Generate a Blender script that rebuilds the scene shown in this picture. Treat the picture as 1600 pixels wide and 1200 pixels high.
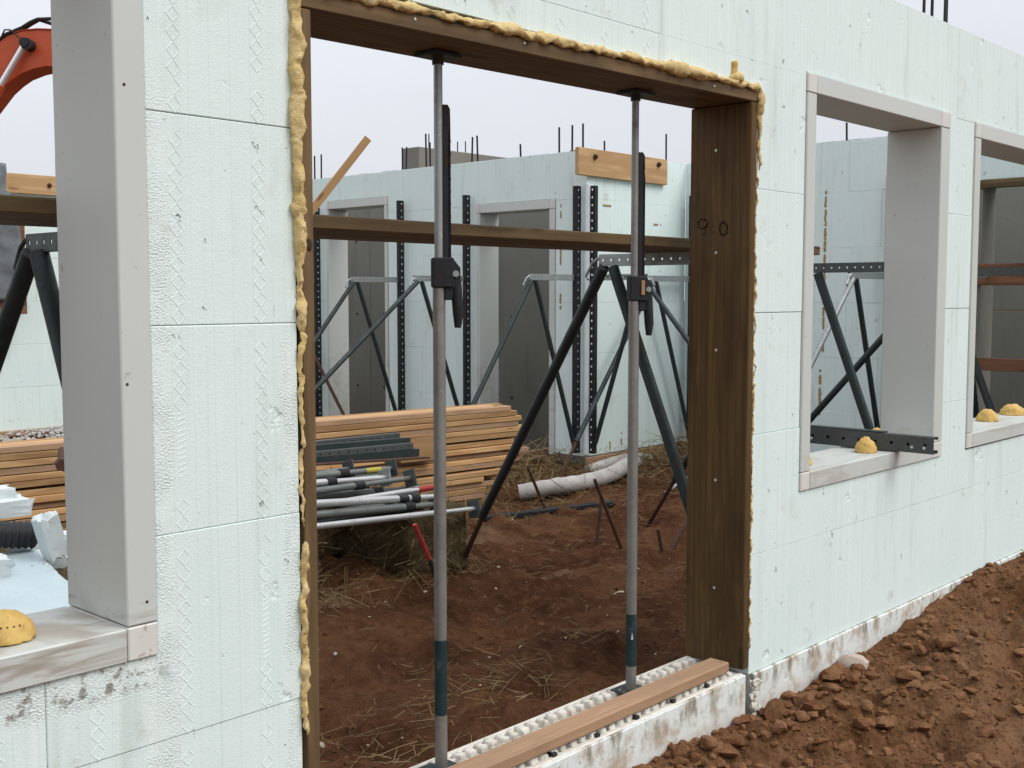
import bpy, bmesh, math, random
import numpy as np
from mathutils import Vector, Matrix, noise as mnoise

for o in list(bpy.data.objects): bpy.data.objects.remove(o)
S = bpy.context.scene
COL = S.collection
R = random.Random(11)
PI = math.pi

# ------------------------------------------------------------------ camera
yaw, pit = 0.82577, -0.07699
fwv = Vector((math.sin(yaw)*math.cos(pit), math.cos(yaw)*math.cos(pit), math.sin(pit)))
rgt = Vector((math.cos(yaw), -math.sin(yaw), 0))
upv = rgt.cross(fwv)
cd = bpy.data.cameras.new('camera'); cam = bpy.data.objects.new('camera', cd); COL.objects.link(cam)
cam.matrix_world = Matrix((( rgt.x, upv.x, -fwv.x, -0.860), (rgt.y, upv.y, -fwv.y, -2.2466), (rgt.z, upv.z, -fwv.z, 1.4377), (0,0,0,1)))
cd.sensor_width = 36; cd.lens = 1804.53/1600*36; cd.clip_start = .05; cd.clip_end = 600
S.camera = cam

# ------------------------------------------------------------------ sky, sun, exposure
SUN_EL, SUN_AZ = math.radians(50), math.radians(160)      # azimuth from +y towards +x: behind the camera, a little to the right
W = bpy.data.worlds.new('World'); S.world = W; W.use_nodes = True
wn, wl = W.node_tree.nodes, W.node_tree.links
wn.clear()
wo = wn.new('ShaderNodeOutputWorld'); bg = wn.new('ShaderNodeBackground')
sky = wn.new('ShaderNodeTexSky'); sky.sky_type = 'NISHITA'; sky.sun_disc = False
sky.sun_elevation = SUN_EL; sky.sun_rotation = SUN_AZ
tc = wn.new('ShaderNodeTexCoord'); sp = wn.new('ShaderNodeSeparateXYZ')
wl.new(tc.outputs['Generated'], sp.inputs[0])
# overcast cloud deck: brightest at the zenith, a third of that at the horizon (CIE overcast sky)
mx = wn.new('ShaderNodeMath'); mx.operation = 'MAXIMUM'; mx.inputs[1].default_value = 0; wl.new(sp.outputs['Z'], mx.inputs[0])
ml = wn.new('ShaderNodeMath'); ml.operation = 'MULTIPLY_ADD'; ml.inputs[1].default_value = 7.5; ml.inputs[2].default_value = 7.2
wl.new(mx.outputs[0], ml.inputs[0])
nz = wn.new('ShaderNodeTexNoise'); nz.inputs['Scale'].default_value = 1.6; nz.inputs['Detail'].default_value = 4
mp = wn.new('ShaderNodeMapping'); mp.inputs['Scale'].default_value = (1, 1, 3); wl.new(tc.outputs['Generated'], mp.inputs[0]); wl.new(mp.outputs[0], nz.inputs['Vector'])
mr = wn.new('ShaderNodeMapRange'); mr.inputs[1].default_value = .3; mr.inputs[2].default_value = .7; mr.inputs[3].default_value = .95; mr.inputs[4].default_value = 1.05
wl.new(nz.outputs['Fac'], mr.inputs[0])
m2 = wn.new('ShaderNodeMath'); m2.operation = 'MULTIPLY'; wl.new(ml.outputs[0], m2.inputs[0]); wl.new(mr.outputs[0], m2.inputs[1])
vs = wn.new('ShaderNodeVectorMath'); vs.operation = 'SCALE'; vs.inputs[0].default_value = (.965, .99, 1.055); wl.new(m2.outputs[0], vs.inputs['Scale'])
mxc = wn.new('ShaderNodeMix'); mxc.data_type = 'RGBA'; mxc.inputs[0].default_value = .94
wl.new(sky.outputs[0], mxc.inputs[6]); wl.new(vs.outputs[0], mxc.inputs[7])
wl.new(mxc.outputs[2], bg.inputs['Color']); bg.inputs['Strength'].default_value = .1
wl.new(bg.outputs[0], wo.inputs['Surface'])
sd = bpy.data.lights.new('sun', 'SUN'); sd.energy = 2.0; sd.angle = math.radians(38); sd.color = (1, .97, .92)
sun = bpy.data.objects.new('sun', sd); COL.objects.link(sun)
sv = Vector((math.sin(SUN_AZ)*math.cos(SUN_EL), math.cos(SUN_AZ)*math.cos(SUN_EL), math.sin(SUN_EL)))
sun.rotation_euler = sv.to_track_quat('Z', 'Y').to_euler()
S.view_settings.view_transform = 'Standard'; S.view_settings.look = 'None'
S.view_settings.exposure = 0.0; S.view_settings.gamma = 1; S.view_settings.use_curve_mapping = False
S.render.engine = 'CYCLES'

# ------------------------------------------------------------------ materials
class NT:
    def __init__(s, name, rough=.7, spec=.3, metal=0):
        s.m = bpy.data.materials.new(name); s.m.use_nodes = True
        s.n, s.l = s.m.node_tree.nodes, s.m.node_tree.links
        s.b = s.n['Principled BSDF']
        s.b.inputs['Roughness'].default_value = rough
        s.b.inputs['Specular IOR Level'].default_value = spec
        s.b.inputs['Metallic'].default_value = metal
        s.tc = s.n.new('ShaderNodeTexCoord'); s.obj = s.tc.outputs['Object']
        s.oi = s.n.new('ShaderNodeObjectInfo'); s.rnd = s.oi.outputs['Random']
        s.geo = s.n.new('ShaderNodeNewGeometry'); s.pos = s.geo.outputs['Position']
    def put(s, sock, v):
        if isinstance(v, bpy.types.NodeSocket): s.l.new(v, sock)
        elif isinstance(v, (tuple, list)) and sock.type == 'RGBA' and len(v) == 3: sock.default_value = (*v, 1)
        else: sock.default_value = v
    def map(s, vec, scale=(1,1,1), loc=(0,0,0)):
        n = s.n.new('ShaderNodeMapping'); s.put(n.inputs[0], vec); n.inputs['Scale'].default_value = scale; s.put(n.inputs['Location'], loc); return n.outputs[0]
    def rvec(s, vec, k=37.):
        c = s.math('MULTIPLY', s.rnd, k); n = s.n.new('ShaderNodeVectorMath'); n.operation = 'ADD'; s.put(n.inputs[0], vec)
        cx = s.n.new('ShaderNodeCombineXYZ'); [s.l.new(c, cx.inputs[i]) for i in range(3)]; s.l.new(cx.outputs[0], n.inputs[1]); return n.outputs[0]
    def noise(s, scale, detail=4, vec=None, rough=.55, dist=0):
        n = s.n.new('ShaderNodeTexNoise'); n.inputs['Scale'].default_value = scale; n.inputs['Detail'].default_value = detail
        n.inputs['Roughness'].default_value = rough; n.inputs['Distortion'].default_value = dist
        s.put(n.inputs['Vector'], vec or s.obj); return n.outputs['Fac']
    def voro(s, scale, vec=None, feat='F1'):
        n = s.n.new('ShaderNodeTexVoronoi'); n.feature = feat; n.inputs['Scale'].default_value = scale; s.put(n.inputs['Vector'], vec or s.obj); return n.outputs['Distance']
    def rng(s, v, a, b, c=0., d=1.):
        n = s.n.new('ShaderNodeMapRange'); n.interpolation_type = 'SMOOTHSTEP'; s.put(n.inputs[0], v)
        for i, q in enumerate((a, b, c, d)): n.inputs[i+1].default_value = q
        return n.outputs[0]
    def math(s, op, a, b=None):
        n = s.n.new('ShaderNodeMath'); n.operation = op; s.put(n.inputs[0], a)
        if b is not None: s.put(n.inputs[1], b)
        return n.outputs[0]
    def mix(s, f, a, b):
        n = s.n.new('ShaderNodeMix'); n.data_type = 'RGBA'; s.put(n.inputs[0], f); s.put(n.inputs[6], a); s.put(n.inputs[7], b); return n.outputs[2]
    def sep(s, v):
        n = s.n.new('ShaderNodeSeparateXYZ'); s.put(n.inputs[0], v); return n.outputs
    def bump(s, h, strength=.5, dist=.01, prev=None):
        n = s.n.new('ShaderNodeBump'); n.inputs['Strength'].default_value = strength; n.inputs['Distance'].default_value = dist
        s.put(n.inputs['Height'], h)
        if prev: s.l.new(prev, n.inputs['Normal'])
        return n.outputs[0]
    def out(s, col, bump=None, rough=None):
        s.put(s.b.inputs['Base Color'], col)
        if bump: s.l.new(bump, s.b.inputs['Normal'])
        if rough is not None: s.put(s.b.inputs['Roughness'], rough)
        return s.m

def foam_mat(name, front=False, base=False):
    t = NT(name, .62, .25)
    o = t.obj; s = t.sep(o)
    c = t.mix(t.noise(2.2, 5), (.665,.78,.755), (.76,.855,.832))
    c = t.mix(t.rng(t.rnd, 0, 1, 0, .25), c, (.655,.775,.75))
    c = t.mix(t.math('MULTIPLY', t.rng(t.noise(1, 4, t.map(o, (55, 1, .7))), .5, .75), .35), c, (.86,.92,.91))
    c = t.mix(t.math('MULTIPLY', t.rng(t.noise(1, 4, t.map(o, (40, 1, .5), (3,0,1))), .52, .75), .3), c, (.54,.64,.61))
    c = t.mix(t.math('MULTIPLY', t.rng(t.noise(1, 5, t.map(o, (9, 1, 1.1))), .54, .78), .5), c, (.46,.52,.47))
    c = t.mix(t.math('MULTIPLY', t.rng(t.noise(5.5, 9, None, .68), .59, .74), .55), c, (.42,.36,.27))
    c = t.mix(t.math('MULTIPLY', t.rng(t.noise(34, 3), .70, .76), .55), c, (.2,.17,.13))
    c = t.mix(t.math('MULTIPLY', t.rng(t.noise(1, 8, t.map(o, (7, 3, 2.4)), .7), .665, .74), .5), c, (.36,.22,.11))
    c = t.mix(t.math('MULTIPLY', t.rng(t.noise(1, 6, t.map(o, (3.1, 2, 2.3), (5,1,3)), .6), .60, .72), .30), c, (.50,.47,.38))
    c = t.mix(t.math('MULTIPLY', t.rng(t.noise(1, 7, t.map(o, (14, 3, 11), (2,7,1)), .6), .70, .76), .6), c, (.38,.26,.17))
    ribs = t.math('PINGPONG', s['X'], .02669)
    r1 = t.rng(ribs, .0, .006)                       # narrow moulded grooves every 5 cm
    fine = t.math('PINGPONG', s['X'], .0042)
    nx = t.noise(1, 3, t.map(o, (160, 8, 3)))
    b = t.bump(r1, .5, .0016)
    b = t.bump(t.math('MULTIPLY', fine, 120.), .18, .0009, b)
    b = t.bump(nx, .22, .002, b)
    b = t.bump(t.voro(230), .30, .0012, b)
    b = t.bump(t.noise(14, 6, None, .65), .3, .004, b)
    b = t.bump(t.rng(t.noise(7.5, 4), .64, .78), .9, -.006, b)
    b = t.bump(t.rng(t.noise(1, 5, t.map(o, (19, 3, 12), (6,2,9)), .6), .66, .72), .9, -.008, b)
    if front:
        # crumbly saw-cut beads beside the openings
        def band(a, bb):
            x = t.math('ADD', s['X'], t.math('MULTIPLY', t.math('SUBTRACT', t.noise(16, 3), .5), .085))
            return t.math('MULTIPLY', t.rng(x, a-.006, a+.004), t.rng(x, bb-.03, bb+.02, 1, 0))
        m = t.math('MULTIPLY', band(.40, .485), t.rng(s['Z'], 2.0, 1.75, 0, 1))
        m = t.math('ADD', m, t.math('MULTIPLY', band(.775, .9), t.rng(s['Z'], 1.35, 1.3, 0, 1)))
        m = t.math('ADD', m, t.math('MULTIPLY', t.math('MULTIPLY', t.rng(s['X'], .40, .42, 1, 0), t.rng(s['Z'], .56, .59)), t.rng(s['Z'], .66, .68, 1, 0)))
        g = t.math('SUBTRACT', t.noise(1, 3, t.map(o, (150, 150, 240))), .5)
        b = t.bump(t.math('MULTIPLY', t.math('MULTIPLY', m, t.rng(t.noise(9, 4), .35, .62, .12, 1)), g), .8, .008, b)
        c = t.mix(t.math('MULTIPLY', m, .35), c, (.80,.86,.83))
        dirt = t.math('MULTIPLY', t.math('MULTIPLY', t.rng(s['X'], .38, .5, 1, 0), t.rng(t.math('ABSOLUTE', t.math('SUBTRACT', s['Z'], .625)), .02, .05, 1, 0)), t.rng(t.noise(26, 6, None, .7), .5, .6))
        c = t.mix(t.math('MULTIPLY', dirt, .8), c, (.16,.12,.075))
    if base:
        n = t.noise(7, 9, None, .68)
        z = s['Z']
        c = t.mix(.55, c, (.74,.73,.70))
        c = t.mix(t.math('MULTIPLY', t.rng(n, .47, .64), .75), c, (.40,.27,.17))
        top = t.math('MULTIPLY', t.rng(z, -.12, -.01), t.rng(t.noise(1, 7, t.map(o, (9, 9, 3)), .7), .5, .6))
        c = t.mix(t.math('MULTIPLY', top, .85), c, (.20,.165,.10))
        c = t.mix(t.math('MULTIPLY', t.rng(t.noise(1, 5, t.map(o, (30, 3, 1.5)), .6), .66, .72), .8), c, (.15,.10,.06))
        low = t.rng(t.math('ADD', z, t.math('MULTIPLY', n, .12)), -.14, -.02, 1, 0)
        c = t.mix(t.math('MULTIPLY', low, .5), c, (.40,.25,.155))
        b = t.bump(n, .5, .008, b)
    return t.out(c, b)

def wood_mat(name, a, bcol, dark, bump=.35, rnd=.25, gs=1., knots=True, rough=.7, blotch=.3, ring=.65):
    t = NT(name, rough, .25)
    v = t.rvec(t.obj)
    w = t.noise(1, 4, t.map(v, (1.2*gs, 22*gs, 22*gs)), .6, 1.4)
    rings = t.n.new('ShaderNodeTexWave'); rings.wave_type = 'BANDS'; rings.bands_direction = 'Y'
    rings.inputs['Scale'].default_value = 6*gs; rings.inputs['Distortion'].default_value = 9; rings.inputs['Detail'].default_value = 2
    rings.inputs['Detail Scale'].default_value = .6; t.put(rings.inputs['Vector'], t.map(v, (.35, 2.2, 3.2)))
    c = t.mix(t.rng(w, .3, .7), a, bcol)
    c = t.mix(t.math('MULTIPLY', t.rng(rings.outputs['Fac'], .45, 1), ring), c, dark)
    fi = t.noise(1, 3, t.map(v, (5*gs, 150*gs, 150*gs)))
    c = t.mix(t.math('MULTIPLY', t.rng(fi, .55, .75), .3), c, dark)
    if knots:
        k = t.voro(1, t.map(v, (2.2*gs, 9*gs, 9*gs)))
        c = t.mix(t.math('MULTIPLY', t.rng(k, .06, .13, 1, 0), .8), c, tuple(x*.55 for x in dark))
    c = t.mix(t.math('MULTIPLY', t.rng(t.noise(4, 6, v, .65), .55, .75), .35), c, tuple(x*.8 for x in dark))
    c = t.mix(t.math('MULTIPLY', t.rng(t.noise(1, 5, t.map(v, (2.4, 7, 7), (3,3,3)), .6), .45, .7), blotch), c, dark)
    c = t.mix(t.math('MULTIPLY', t.rng(t.noise(1, 6, t.map(v, (3.5, 26, 26), (9,1,3)), .65), .60, .72), blotch*.6), c, tuple(min(1, x*1.5) for x in a))
    hs = t.n.new('ShaderNodeHueSaturation'); t.put(hs.inputs['Value'], t.rng(t.rnd, 0, 1, 1-rnd, 1+rnd)); t.put(hs.inputs['Color'], c)
    b = t.bump(w, bump, .003); b = t.bump(fi, bump*.6, .001, b)
    return t.out(hs.outputs[0], b)

def steel_mat(name, a, bcol, rust=(.13,.055,.025), rustamt=.5, rough=.5, metal=.35, spec=.5):
    t = NT(name, rough, spec, metal)
    v = t.rvec(t.pos, 3.)
    c = t.mix(t.noise(9, 6, v, .6), a, bcol)
    c = t.mix(t.math('MULTIPLY', t.rng(t.noise(60, 4, v), .6, .7), .35), c, tuple(min(1, x*2.2+.03) for x in a))
    n = t.noise(13, 7, v, .7)
    c = t.mix(t.math('MULTIPLY', t.rng(n, .56, .68), rustamt), c, rust)
    b = t.bump(n, .25, .002)
    return t.out(c, b, t.rng(n, .4, .7, rough, min(1, rough+.3)))

def plain_mat(name, a, bcol, scale=8, rough=.6, spec=.3, bump=.2, bd=.004, metal=0, sp=None):
    t = NT(name, rough, spec, metal)
    n = t.noise(scale, 6, t.rvec(t.obj, 5.), .62)
    c = t.mix(t.rng(n, .3, .7), a, bcol)
    if sp: c = t.mix(t.math('MULTIPLY', t.rng(t.noise(scale*5, 4, t.rvec(t.obj, 9.)), .62, .72), .6), c, sp)
    return t.out(c, t.bump(t.noise(scale*6, 4), bump, bd))

def vinyl_mat(name):
    t = NT(name, .45, .4)
    o = t.obj
    c = t.mix(t.noise(3, 4), (.525,.555,.525), (.58,.605,.575))
    g = t.noise(1, 5, t.map(t.rvec(o, 4.), (2.2, 14, 16)), .6, .5)
    ny = t.math('MULTIPLY', t.math('LESS_THAN', t.sep(t.pos)['Z'], .76), t.rng(g, .5, .66))
    c = t.mix(t.math('MULTIPLY', ny, t.rng(t.sep(t.pos)['X'], .5, 1., .75, .3)), c, (.29,.245,.19))
    left = t.math('MULTIPLY', t.math('LESS_THAN', t.sep(t.pos)['X'], .36), t.math('MULTIPLY', t.math('LESS_THAN', t.sep(t.pos)['Z'], .733), t.rng(t.noise(1, 6, t.map(t.pos, (3, 3, 42)), .6, .8), .44, .62)))
    c = t.mix(t.math('MULTIPLY', left, .65), c, (.25,.19,.135))
    c = t.mix(t.math('MULTIPLY', t.math('MULTIPLY', t.math('LESS_THAN', t.sep(t.pos)['Z'], .80), t.rng(t.noise(5, 6, t.pos, .65), .5, .68)), .35), c, (.33,.28,.22))
    c = t.mix(t.math('MULTIPLY', t.rng(t.noise(24, 6, None, .7), .63, .71), .5), c, (.27,.2,.14))
    b = t.bump(t.noise(500, 2), .12, .0008)
    return t.out(c, b)

def concrete_mat():
    t = NT('bare_concrete', .85, .2)
    v = t.rvec(t.pos, 6.)
    c = t.mix(t.noise(1.3, 8, v, .65), (.165,.16,.14), (.26,.25,.22))
    c = t.mix(t.math('MULTIPLY', t.rng(t.noise(1, 6, t.map(t.pos, (3, 5, .7))), .5, .72), .55), c, (.13,.13,.115))
    c = t.mix(t.math('MULTIPLY', t.rng(t.noise(40, 4, v), .68, .74), .6), c, (.09,.09,.08))
    b = t.bump(t.noise(18, 7, v, .65), .35, .006)
    return t.out(c, b)

def dirt_mat():
    t = NT('red_soil', .95, .12)
    p = t.pos; y = t.sep(p)['Y']
    n1 = t.noise(1.6, 8, p, .62); n2 = t.noise(14, 8, p, .68); n3 = t.noise(70, 5, p, .7)
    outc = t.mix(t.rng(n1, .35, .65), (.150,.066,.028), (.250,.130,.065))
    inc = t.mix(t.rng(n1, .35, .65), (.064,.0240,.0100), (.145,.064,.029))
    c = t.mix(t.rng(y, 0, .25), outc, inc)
    c = t.mix(t.math('MULTIPLY', t.rng(n2, .5, .72), .5), c, (.23,.120,.062))
    c = t.mix(t.math('MULTIPLY', t.rng(n2, .48, .3), .6), c, (.058,.022,.010))
    c = t.mix(t.math('MULTIPLY', t.rng(n3, .66, .74), .45), c, (.34,.22,.135))
    c = t.mix(t.math('MULTIPLY', t.rng(t.noise(1.1, 6, t.map(p, (1, 1.6, 1), (4, 2, 0))), .60, .70), .45), c, (.27,.165,.10))
    b = t.bump(n2, 1., .05); b = t.bump(n3, .9, .014, b); b = t.bump(t.voro(45, p), .5, .012, b)
    return t.out(c, b)

def clod_mat(name='soil_clods', k=1.):
    t = NT(name, .95, .12)
    n = t.noise(9, 7, t.pos, .65); n3 = t.noise(80, 4, t.pos, .7)
    c = t.mix(t.rng(n, .35, .65), (.150*k,.066*k,.029*k), (.255*k,.134*k,.068*k))
    c = t.mix(t.math('MULTIPLY', t.rng(n3, .62, .72), .4), c, (.33,.2,.115))
    b = t.bump(n3, .9, .008); b = t.bump(t.noise(25, 6, t.pos, .65), .8, .02, b)
    return t.out(c, b)

MF = foam_mat('eps_foam_front', front=True)
MI = foam_mat('eps_foam_inner')
MB = foam_mat('eps_foam_footing', base=True)
MC = concrete_mat()
MD = dirt_mat()
MCL = clod_mat()
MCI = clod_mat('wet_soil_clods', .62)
MV = vinyl_mat('grey_vinyl')
MVC = plain_mat('pale_vinyl_offcut', (.62,.61,.57), (.66,.65,.61), 9, .5, .3, .1, .001, sp=(.27,.17,.10))
MTR = wood_mat('treated_timber', (.20,.128,.060), (.13,.082,.039), (.055,.036,.018), .4, .06, .8, blotch=.4, ring=.4)
MTRD = wood_mat('dark_treated_timber', (.140,.081,.029), (.088,.051,.019), (.042,.026,.010), .4, .06, .8, blotch=.6, ring=.28)  # treated timber in a darker tone, for the right jamb
MPL = wood_mat('weathered_plank', (.20,.135,.065), (.135,.09,.045), (.055,.036,.018), .5, .12, .8)
MLU = wood_mat('fresh_lumber', (.54,.345,.165), (.47,.275,.125), (.34,.18,.08), .2, .3, 1.)
MLD = wood_mat('dirty_lumber', (.42,.265,.155), (.36,.225,.14), (.25,.155,.092), .2, .1, 1., blotch=.55, ring=.25)
MLE = wood_mat('ledger_lumber', (.56,.37,.19), (.50,.315,.155), (.38,.22,.10), .2, .05, .7)
MRD = wood_mat('reddish_board', (.25,.12,.065), (.19,.09,.05), (.11,.05,.03), .3, .1, 1.)
def sprayfoam():
    t = NT('spray_foam', .72, .25)
    n = t.noise(26, 6, t.pos, .65)
    c = t.mix(t.rng(n, .3, .7), (.72,.57,.29), (.62,.45,.18))
    c = t.mix(t.math('MULTIPLY', t.rng(t.noise(9, 5, t.pos), .52, .68), .6), c, (.52,.36,.13))
    c = t.mix(t.math('MULTIPLY', t.rng(t.voro(330, t.pos), .12, .25, 1, 0), .5), c, (.40,.27,.10))
    c = t.mix(t.math('MULTIPLY', t.rng(t.noise(60, 4, t.pos), .62, .72), .6), c, (.82,.72,.46))
    b = t.bump(t.noise(120, 6, t.pos, .7), .7, .005); b = t.bump(t.voro(330, t.pos), .5, .003, b)
    return t.out(c, b)
MSF = sprayfoam()
MSD = plain_mat('foam_plug', (.62,.43,.15), (.54,.35,.105), 16, .75, .2, .35, .003, sp=(.36,.21,.06))
MBS = steel_mat('dark_green_steel', (.020,.030,.032), (.035,.046,.046), rustamt=.35)
MBK = steel_mat('black_steel', (.012,.013,.016), (.026,.026,.030), rustamt=.30, rough=.6)
MST = steel_mat('grey_channel_steel', (.060,.070,.068), (.10,.11,.105), rustamt=.25)
MGV = steel_mat('galvanised_steel', (.27,.29,.29), (.38,.40,.39), rustamt=.12, metal=.6, rough=.45)
MPO = steel_mat('scuffed_prop_steel', (.17,.172,.16), (.34,.335,.31), rustamt=.25, metal=.55, rough=.42)
MPA = steel_mat('aluminium_pole', (.42,.43,.43), (.55,.55,.54), rustamt=.14, metal=.5, rough=.42)
MPG = steel_mat('green_grey_pole', (.11,.125,.12), (.20,.21,.195), rustamt=.25, metal=.4, rough=.5)
MTE = steel_mat('teal_paint', (.010,.028,.034), (.02,.05,.055), rust=(.16,.17,.16), rustamt=.45)
MRU = steel_mat('rusty_steel', (.055,.024,.014), (.085,.038,.022), rust=(.03,.015,.010), rustamt=.6, metal=.1, rough=.85)
MRED = plain_mat('red_paint', (.42,.035,.03), (.33,.03,.03), 30, .5)
MYEL = plain_mat('yellow_paint', (.48,.40,.06), (.40,.33,.06), 30, .5)
MOR = plain_mat('orange_paint', (.50,.085,.022), (.42,.062,.018), 3, .42, .45, .1, .002, sp=(.30,.05,.02))
MBL = plain_mat('black_rubber', (.012,.012,.013), (.02,.02,.021), 10, .55, .4)
MCH = plain_mat('chrome_rod', (.85,.86,.88), (.8,.8,.82), 3, .18, .6, .02, .001, metal=.7)
MGL = plain_mat('dark_glass', (.02,.025,.03), (.03,.035,.04), 2, .1, .6, .02, .001)
MWH = plain_mat('white_foam_scrap', (.58,.64,.64), (.66,.70,.70), 9, .7, .2, .4, .004, sp=(.5,.45,.38))
MSH = plain_mat('pale_blue_foam_sheet', (.47,.57,.60), (.53,.62,.64), 4, .6, .25, .25, .002, sp=(.42,.46,.45))
MPI = plain_mat('white_drain_sock', (.37,.345,.32), (.50,.475,.45), 9, .75, .2, .4, .006, sp=(.22,.14,.09))
MTA = plain_mat('grey_tarp_cloth', (.14,.155,.165), (.20,.215,.22), 6, .7, .25, .5, .01)
MSTR = plain_mat('straw', (.25,.18,.085), (.14,.095,.045), 3, .8, .2, .2, .002)
MBALE = plain_mat('straw_bale_core', (.085,.058,.028), (.15,.11,.055), 30, .9, .15, .9, .02)
MGR = plain_mat('grey_gravel', (.36,.34,.31), (.52,.49,.45), 12, .9, .2, .5, .01, sp=(.24,.21,.18))
MNA = plain_mat('nail_steel', (.55,.57,.56), (.62,.63,.62), 20, .4, .5, .05, .001, metal=.3)
MINK = plain_mat('marker_ink', (.026,.019,.010), (.072,.048,.021), 150, .8)
MSO = plain_mat('dirty_concrete_core', (.17,.11,.075), (.25,.18,.13), 14, .9, .15, .6, .008)
MSIL = plain_mat('dirty_white_foam', (.60,.56,.48), (.72,.70,.64), 26, .75, .2, .5, .005, sp=(.33,.21,.12))
MSTN = plain_mat('pale_stone', (.42,.34,.28), (.50,.42,.36), 20, .9, .15, .4, .004)

# ------------------------------------------------------------------ helpers
def setp(o, label=None, cat=None, group=None, kind=None):
    if label: o['label'] = label
    if cat: o['category'] = cat
    if group: o['group'] = group
    if kind: o['kind'] = kind
    return o
def empty(name, loc, label, cat, group=None, rotz=0):
    o = bpy.data.objects.new(name, None); COL.objects.link(o); o.location = loc; o.rotation_euler = (0, 0, rotz); o.empty_display_size = .1
    return setp(o, label, cat, group)
def link(name, me, mat, parent=None, world=False):
    o = bpy.data.objects.new(name, me); COL.objects.link(o)
    if mat and not me.materials: me.materials.append(mat)
    if parent: o.parent = parent
    return o
def obj(name, bm, mat, parent=None, smooth=False):
    me = bpy.data.meshes.new(name); bm.normal_update(); bm.to_mesh(me); bm.free()
    if smooth:
        me.shade_smooth()
    return link(name, me, mat, parent)
def local(parent, p):
    # point in the parent's (or grandparent chain's) frame
    if parent is None: return Vector(p)
    M = Matrix.Identity(4); q = parent
    while q: M = q.matrix_basis @ M; q = q.parent
    return M.inverted() @ Vector(p)
def frame(d, up=(0,0,1)):
    x = Vector(d).normalized(); u = Vector(up)
    if abs(x.dot(u)) > .98: u = Vector((0,1,0)) if abs(x.y) < .9 else Vector((1,0,0))
    y = u.cross(x).normalized(); z = x.cross(y)
    return Matrix((x, y, z)).transposed()
def add_box(bm, c, s, rot=None, bev=0):
    vs = bmesh.ops.create_cube(bm, size=1)['verts']
    M = Matrix.Translation(c) @ (rot.to_4x4() if rot else Matrix.Identity(4)) @ Matrix.Diagonal((*s, 1))
    bmesh.ops.transform(bm, matrix=M, verts=vs)
    if bev:
        es = list({e for v in vs for e in v.link_edges})
        bmesh.ops.bevel(bm, geom=es, offset=bev, segments=1, affect='EDGES', profile=.5)
    return vs
def add_tube(bm, pts, r, seg=10, caps=True, radii=None):
    pts = [Vector(p) for p in pts]; rings = []; n = len(pts); prev = None
    for i, p in enumerate(pts):
        d = (pts[min(i+1, n-1)] - pts[max(i-1, 0)]).normalized()
        if prev is None:
            a = d.orthogonal().normalized()
        else:
            a = (prev - d*prev.dot(d)).normalized()
        prev = a; b = d.cross(a); rr = radii[i] if radii else r
        rings.append([bm.verts.new(p + (a*math.cos(2*PI*k/seg) + b*math.sin(2*PI*k/seg))*rr) for k in range(seg)])
    for A, B in zip(rings, rings[1:]):
        for k in range(seg): bm.faces.new((A[k], A[(k+1) % seg], B[(k+1) % seg], B[k]))
    if caps: bm.faces.new(rings[0][::-1]); bm.faces.new(rings[-1])
    return rings
def smooth_sides(me, ang=.7):
    me.shade_smooth(); 
    try: me.set_sharp_from_angle(angle=ang)
    except Exception: pass
def part_tube(name, pts, r, mat, parent, seg=10, radii=None):
    bm = bmesh.new(); add_tube(bm, [local(parent, p) for p in pts], r, seg, True, radii)
    o = obj(name, bm, mat, parent); smooth_sides(o.data); return o
def part_box(name, c, s, mat, parent, rot=None, bev=.0015):
    bm = bmesh.new(); add_box(bm, (0,0,0), s, None, bev)
    o = obj(name, bm, mat, parent)
    o.matrix_basis = Matrix.Translation(local(parent, c)) @ ((rot or Matrix.Identity(3)).to_4x4())
    return o
BOXC = {}
def board(name, a, b, w, h, mat, parent=None, up=(0,0,1), bev=.003, off=(0,0)):
    """timber from a to b; local X runs along it, w across, h along up"""
    a, b = Vector(a), Vector(b); L = (b-a).length
    key = (round(L,2), w, h, mat.name)
    if key not in BOXC:
        bm = bmesh.new(); add_box(bm, (0,0,0), (round(L,2), w, h), None, bev); me = bpy.data.meshes.new(name); bm.to_mesh(me); bm.free(); me.materials.append(mat); BOXC[key] = me
    o = link(name, BOXC[key], mat, parent)
    f = frame(b-a, up); c = (a+b)/2 + f.col[1]*off[0] + f.col[2]*off[1]
    o.matrix_basis = Matrix.Translation(local(parent, c)) @ f.to_4x4()
    return o
def fbm(v, s, oct=3):
    q = Vector(v)*s; a = 0; k = .5
    for _ in range(oct): a += k*mnoise.noise(q); q = q*2.1 + Vector((7.3,1.1,3.7)); k *= .5
    return a

# ------------------------------------------------------------------ ground
def vnoise(x, y, seed):
    xi = np.floor(x).astype(int); yi = np.floor(y).astype(int); fx = x-xi; fy = y-yi
    def h(a, b):
        n = (a*374761393 + b*668265263 + seed*974634777) & 0x7fffffff
        n = ((n ^ (n >> 13))*1274126177) & 0x7fffffff
        return ((n ^ (n >> 16)) & 0xffff)/65535.
    u = fx*fx*(3-2*fx); w = fy*fy*(3-2*fy)
    return (h(xi,yi)*(1-u)+h(xi+1,yi)*u)*(1-w) + (h(xi,yi+1)*(1-u)+h(xi+1,yi+1)*u)*w - .5
def nfbm(x, y, s, oct, seed, g=.5):
    a = 0; k = 1.
    for i in range(oct):
        a = a + k*vnoise(x*s + 13.7*i, y*s - 7.1*i, seed+i); s *= 2.03; k *= g
    return a
def smooth(x, a, b):
    t = np.clip((x-a)/(b-a), 0, 1); return t*t*(3-2*t)
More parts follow.
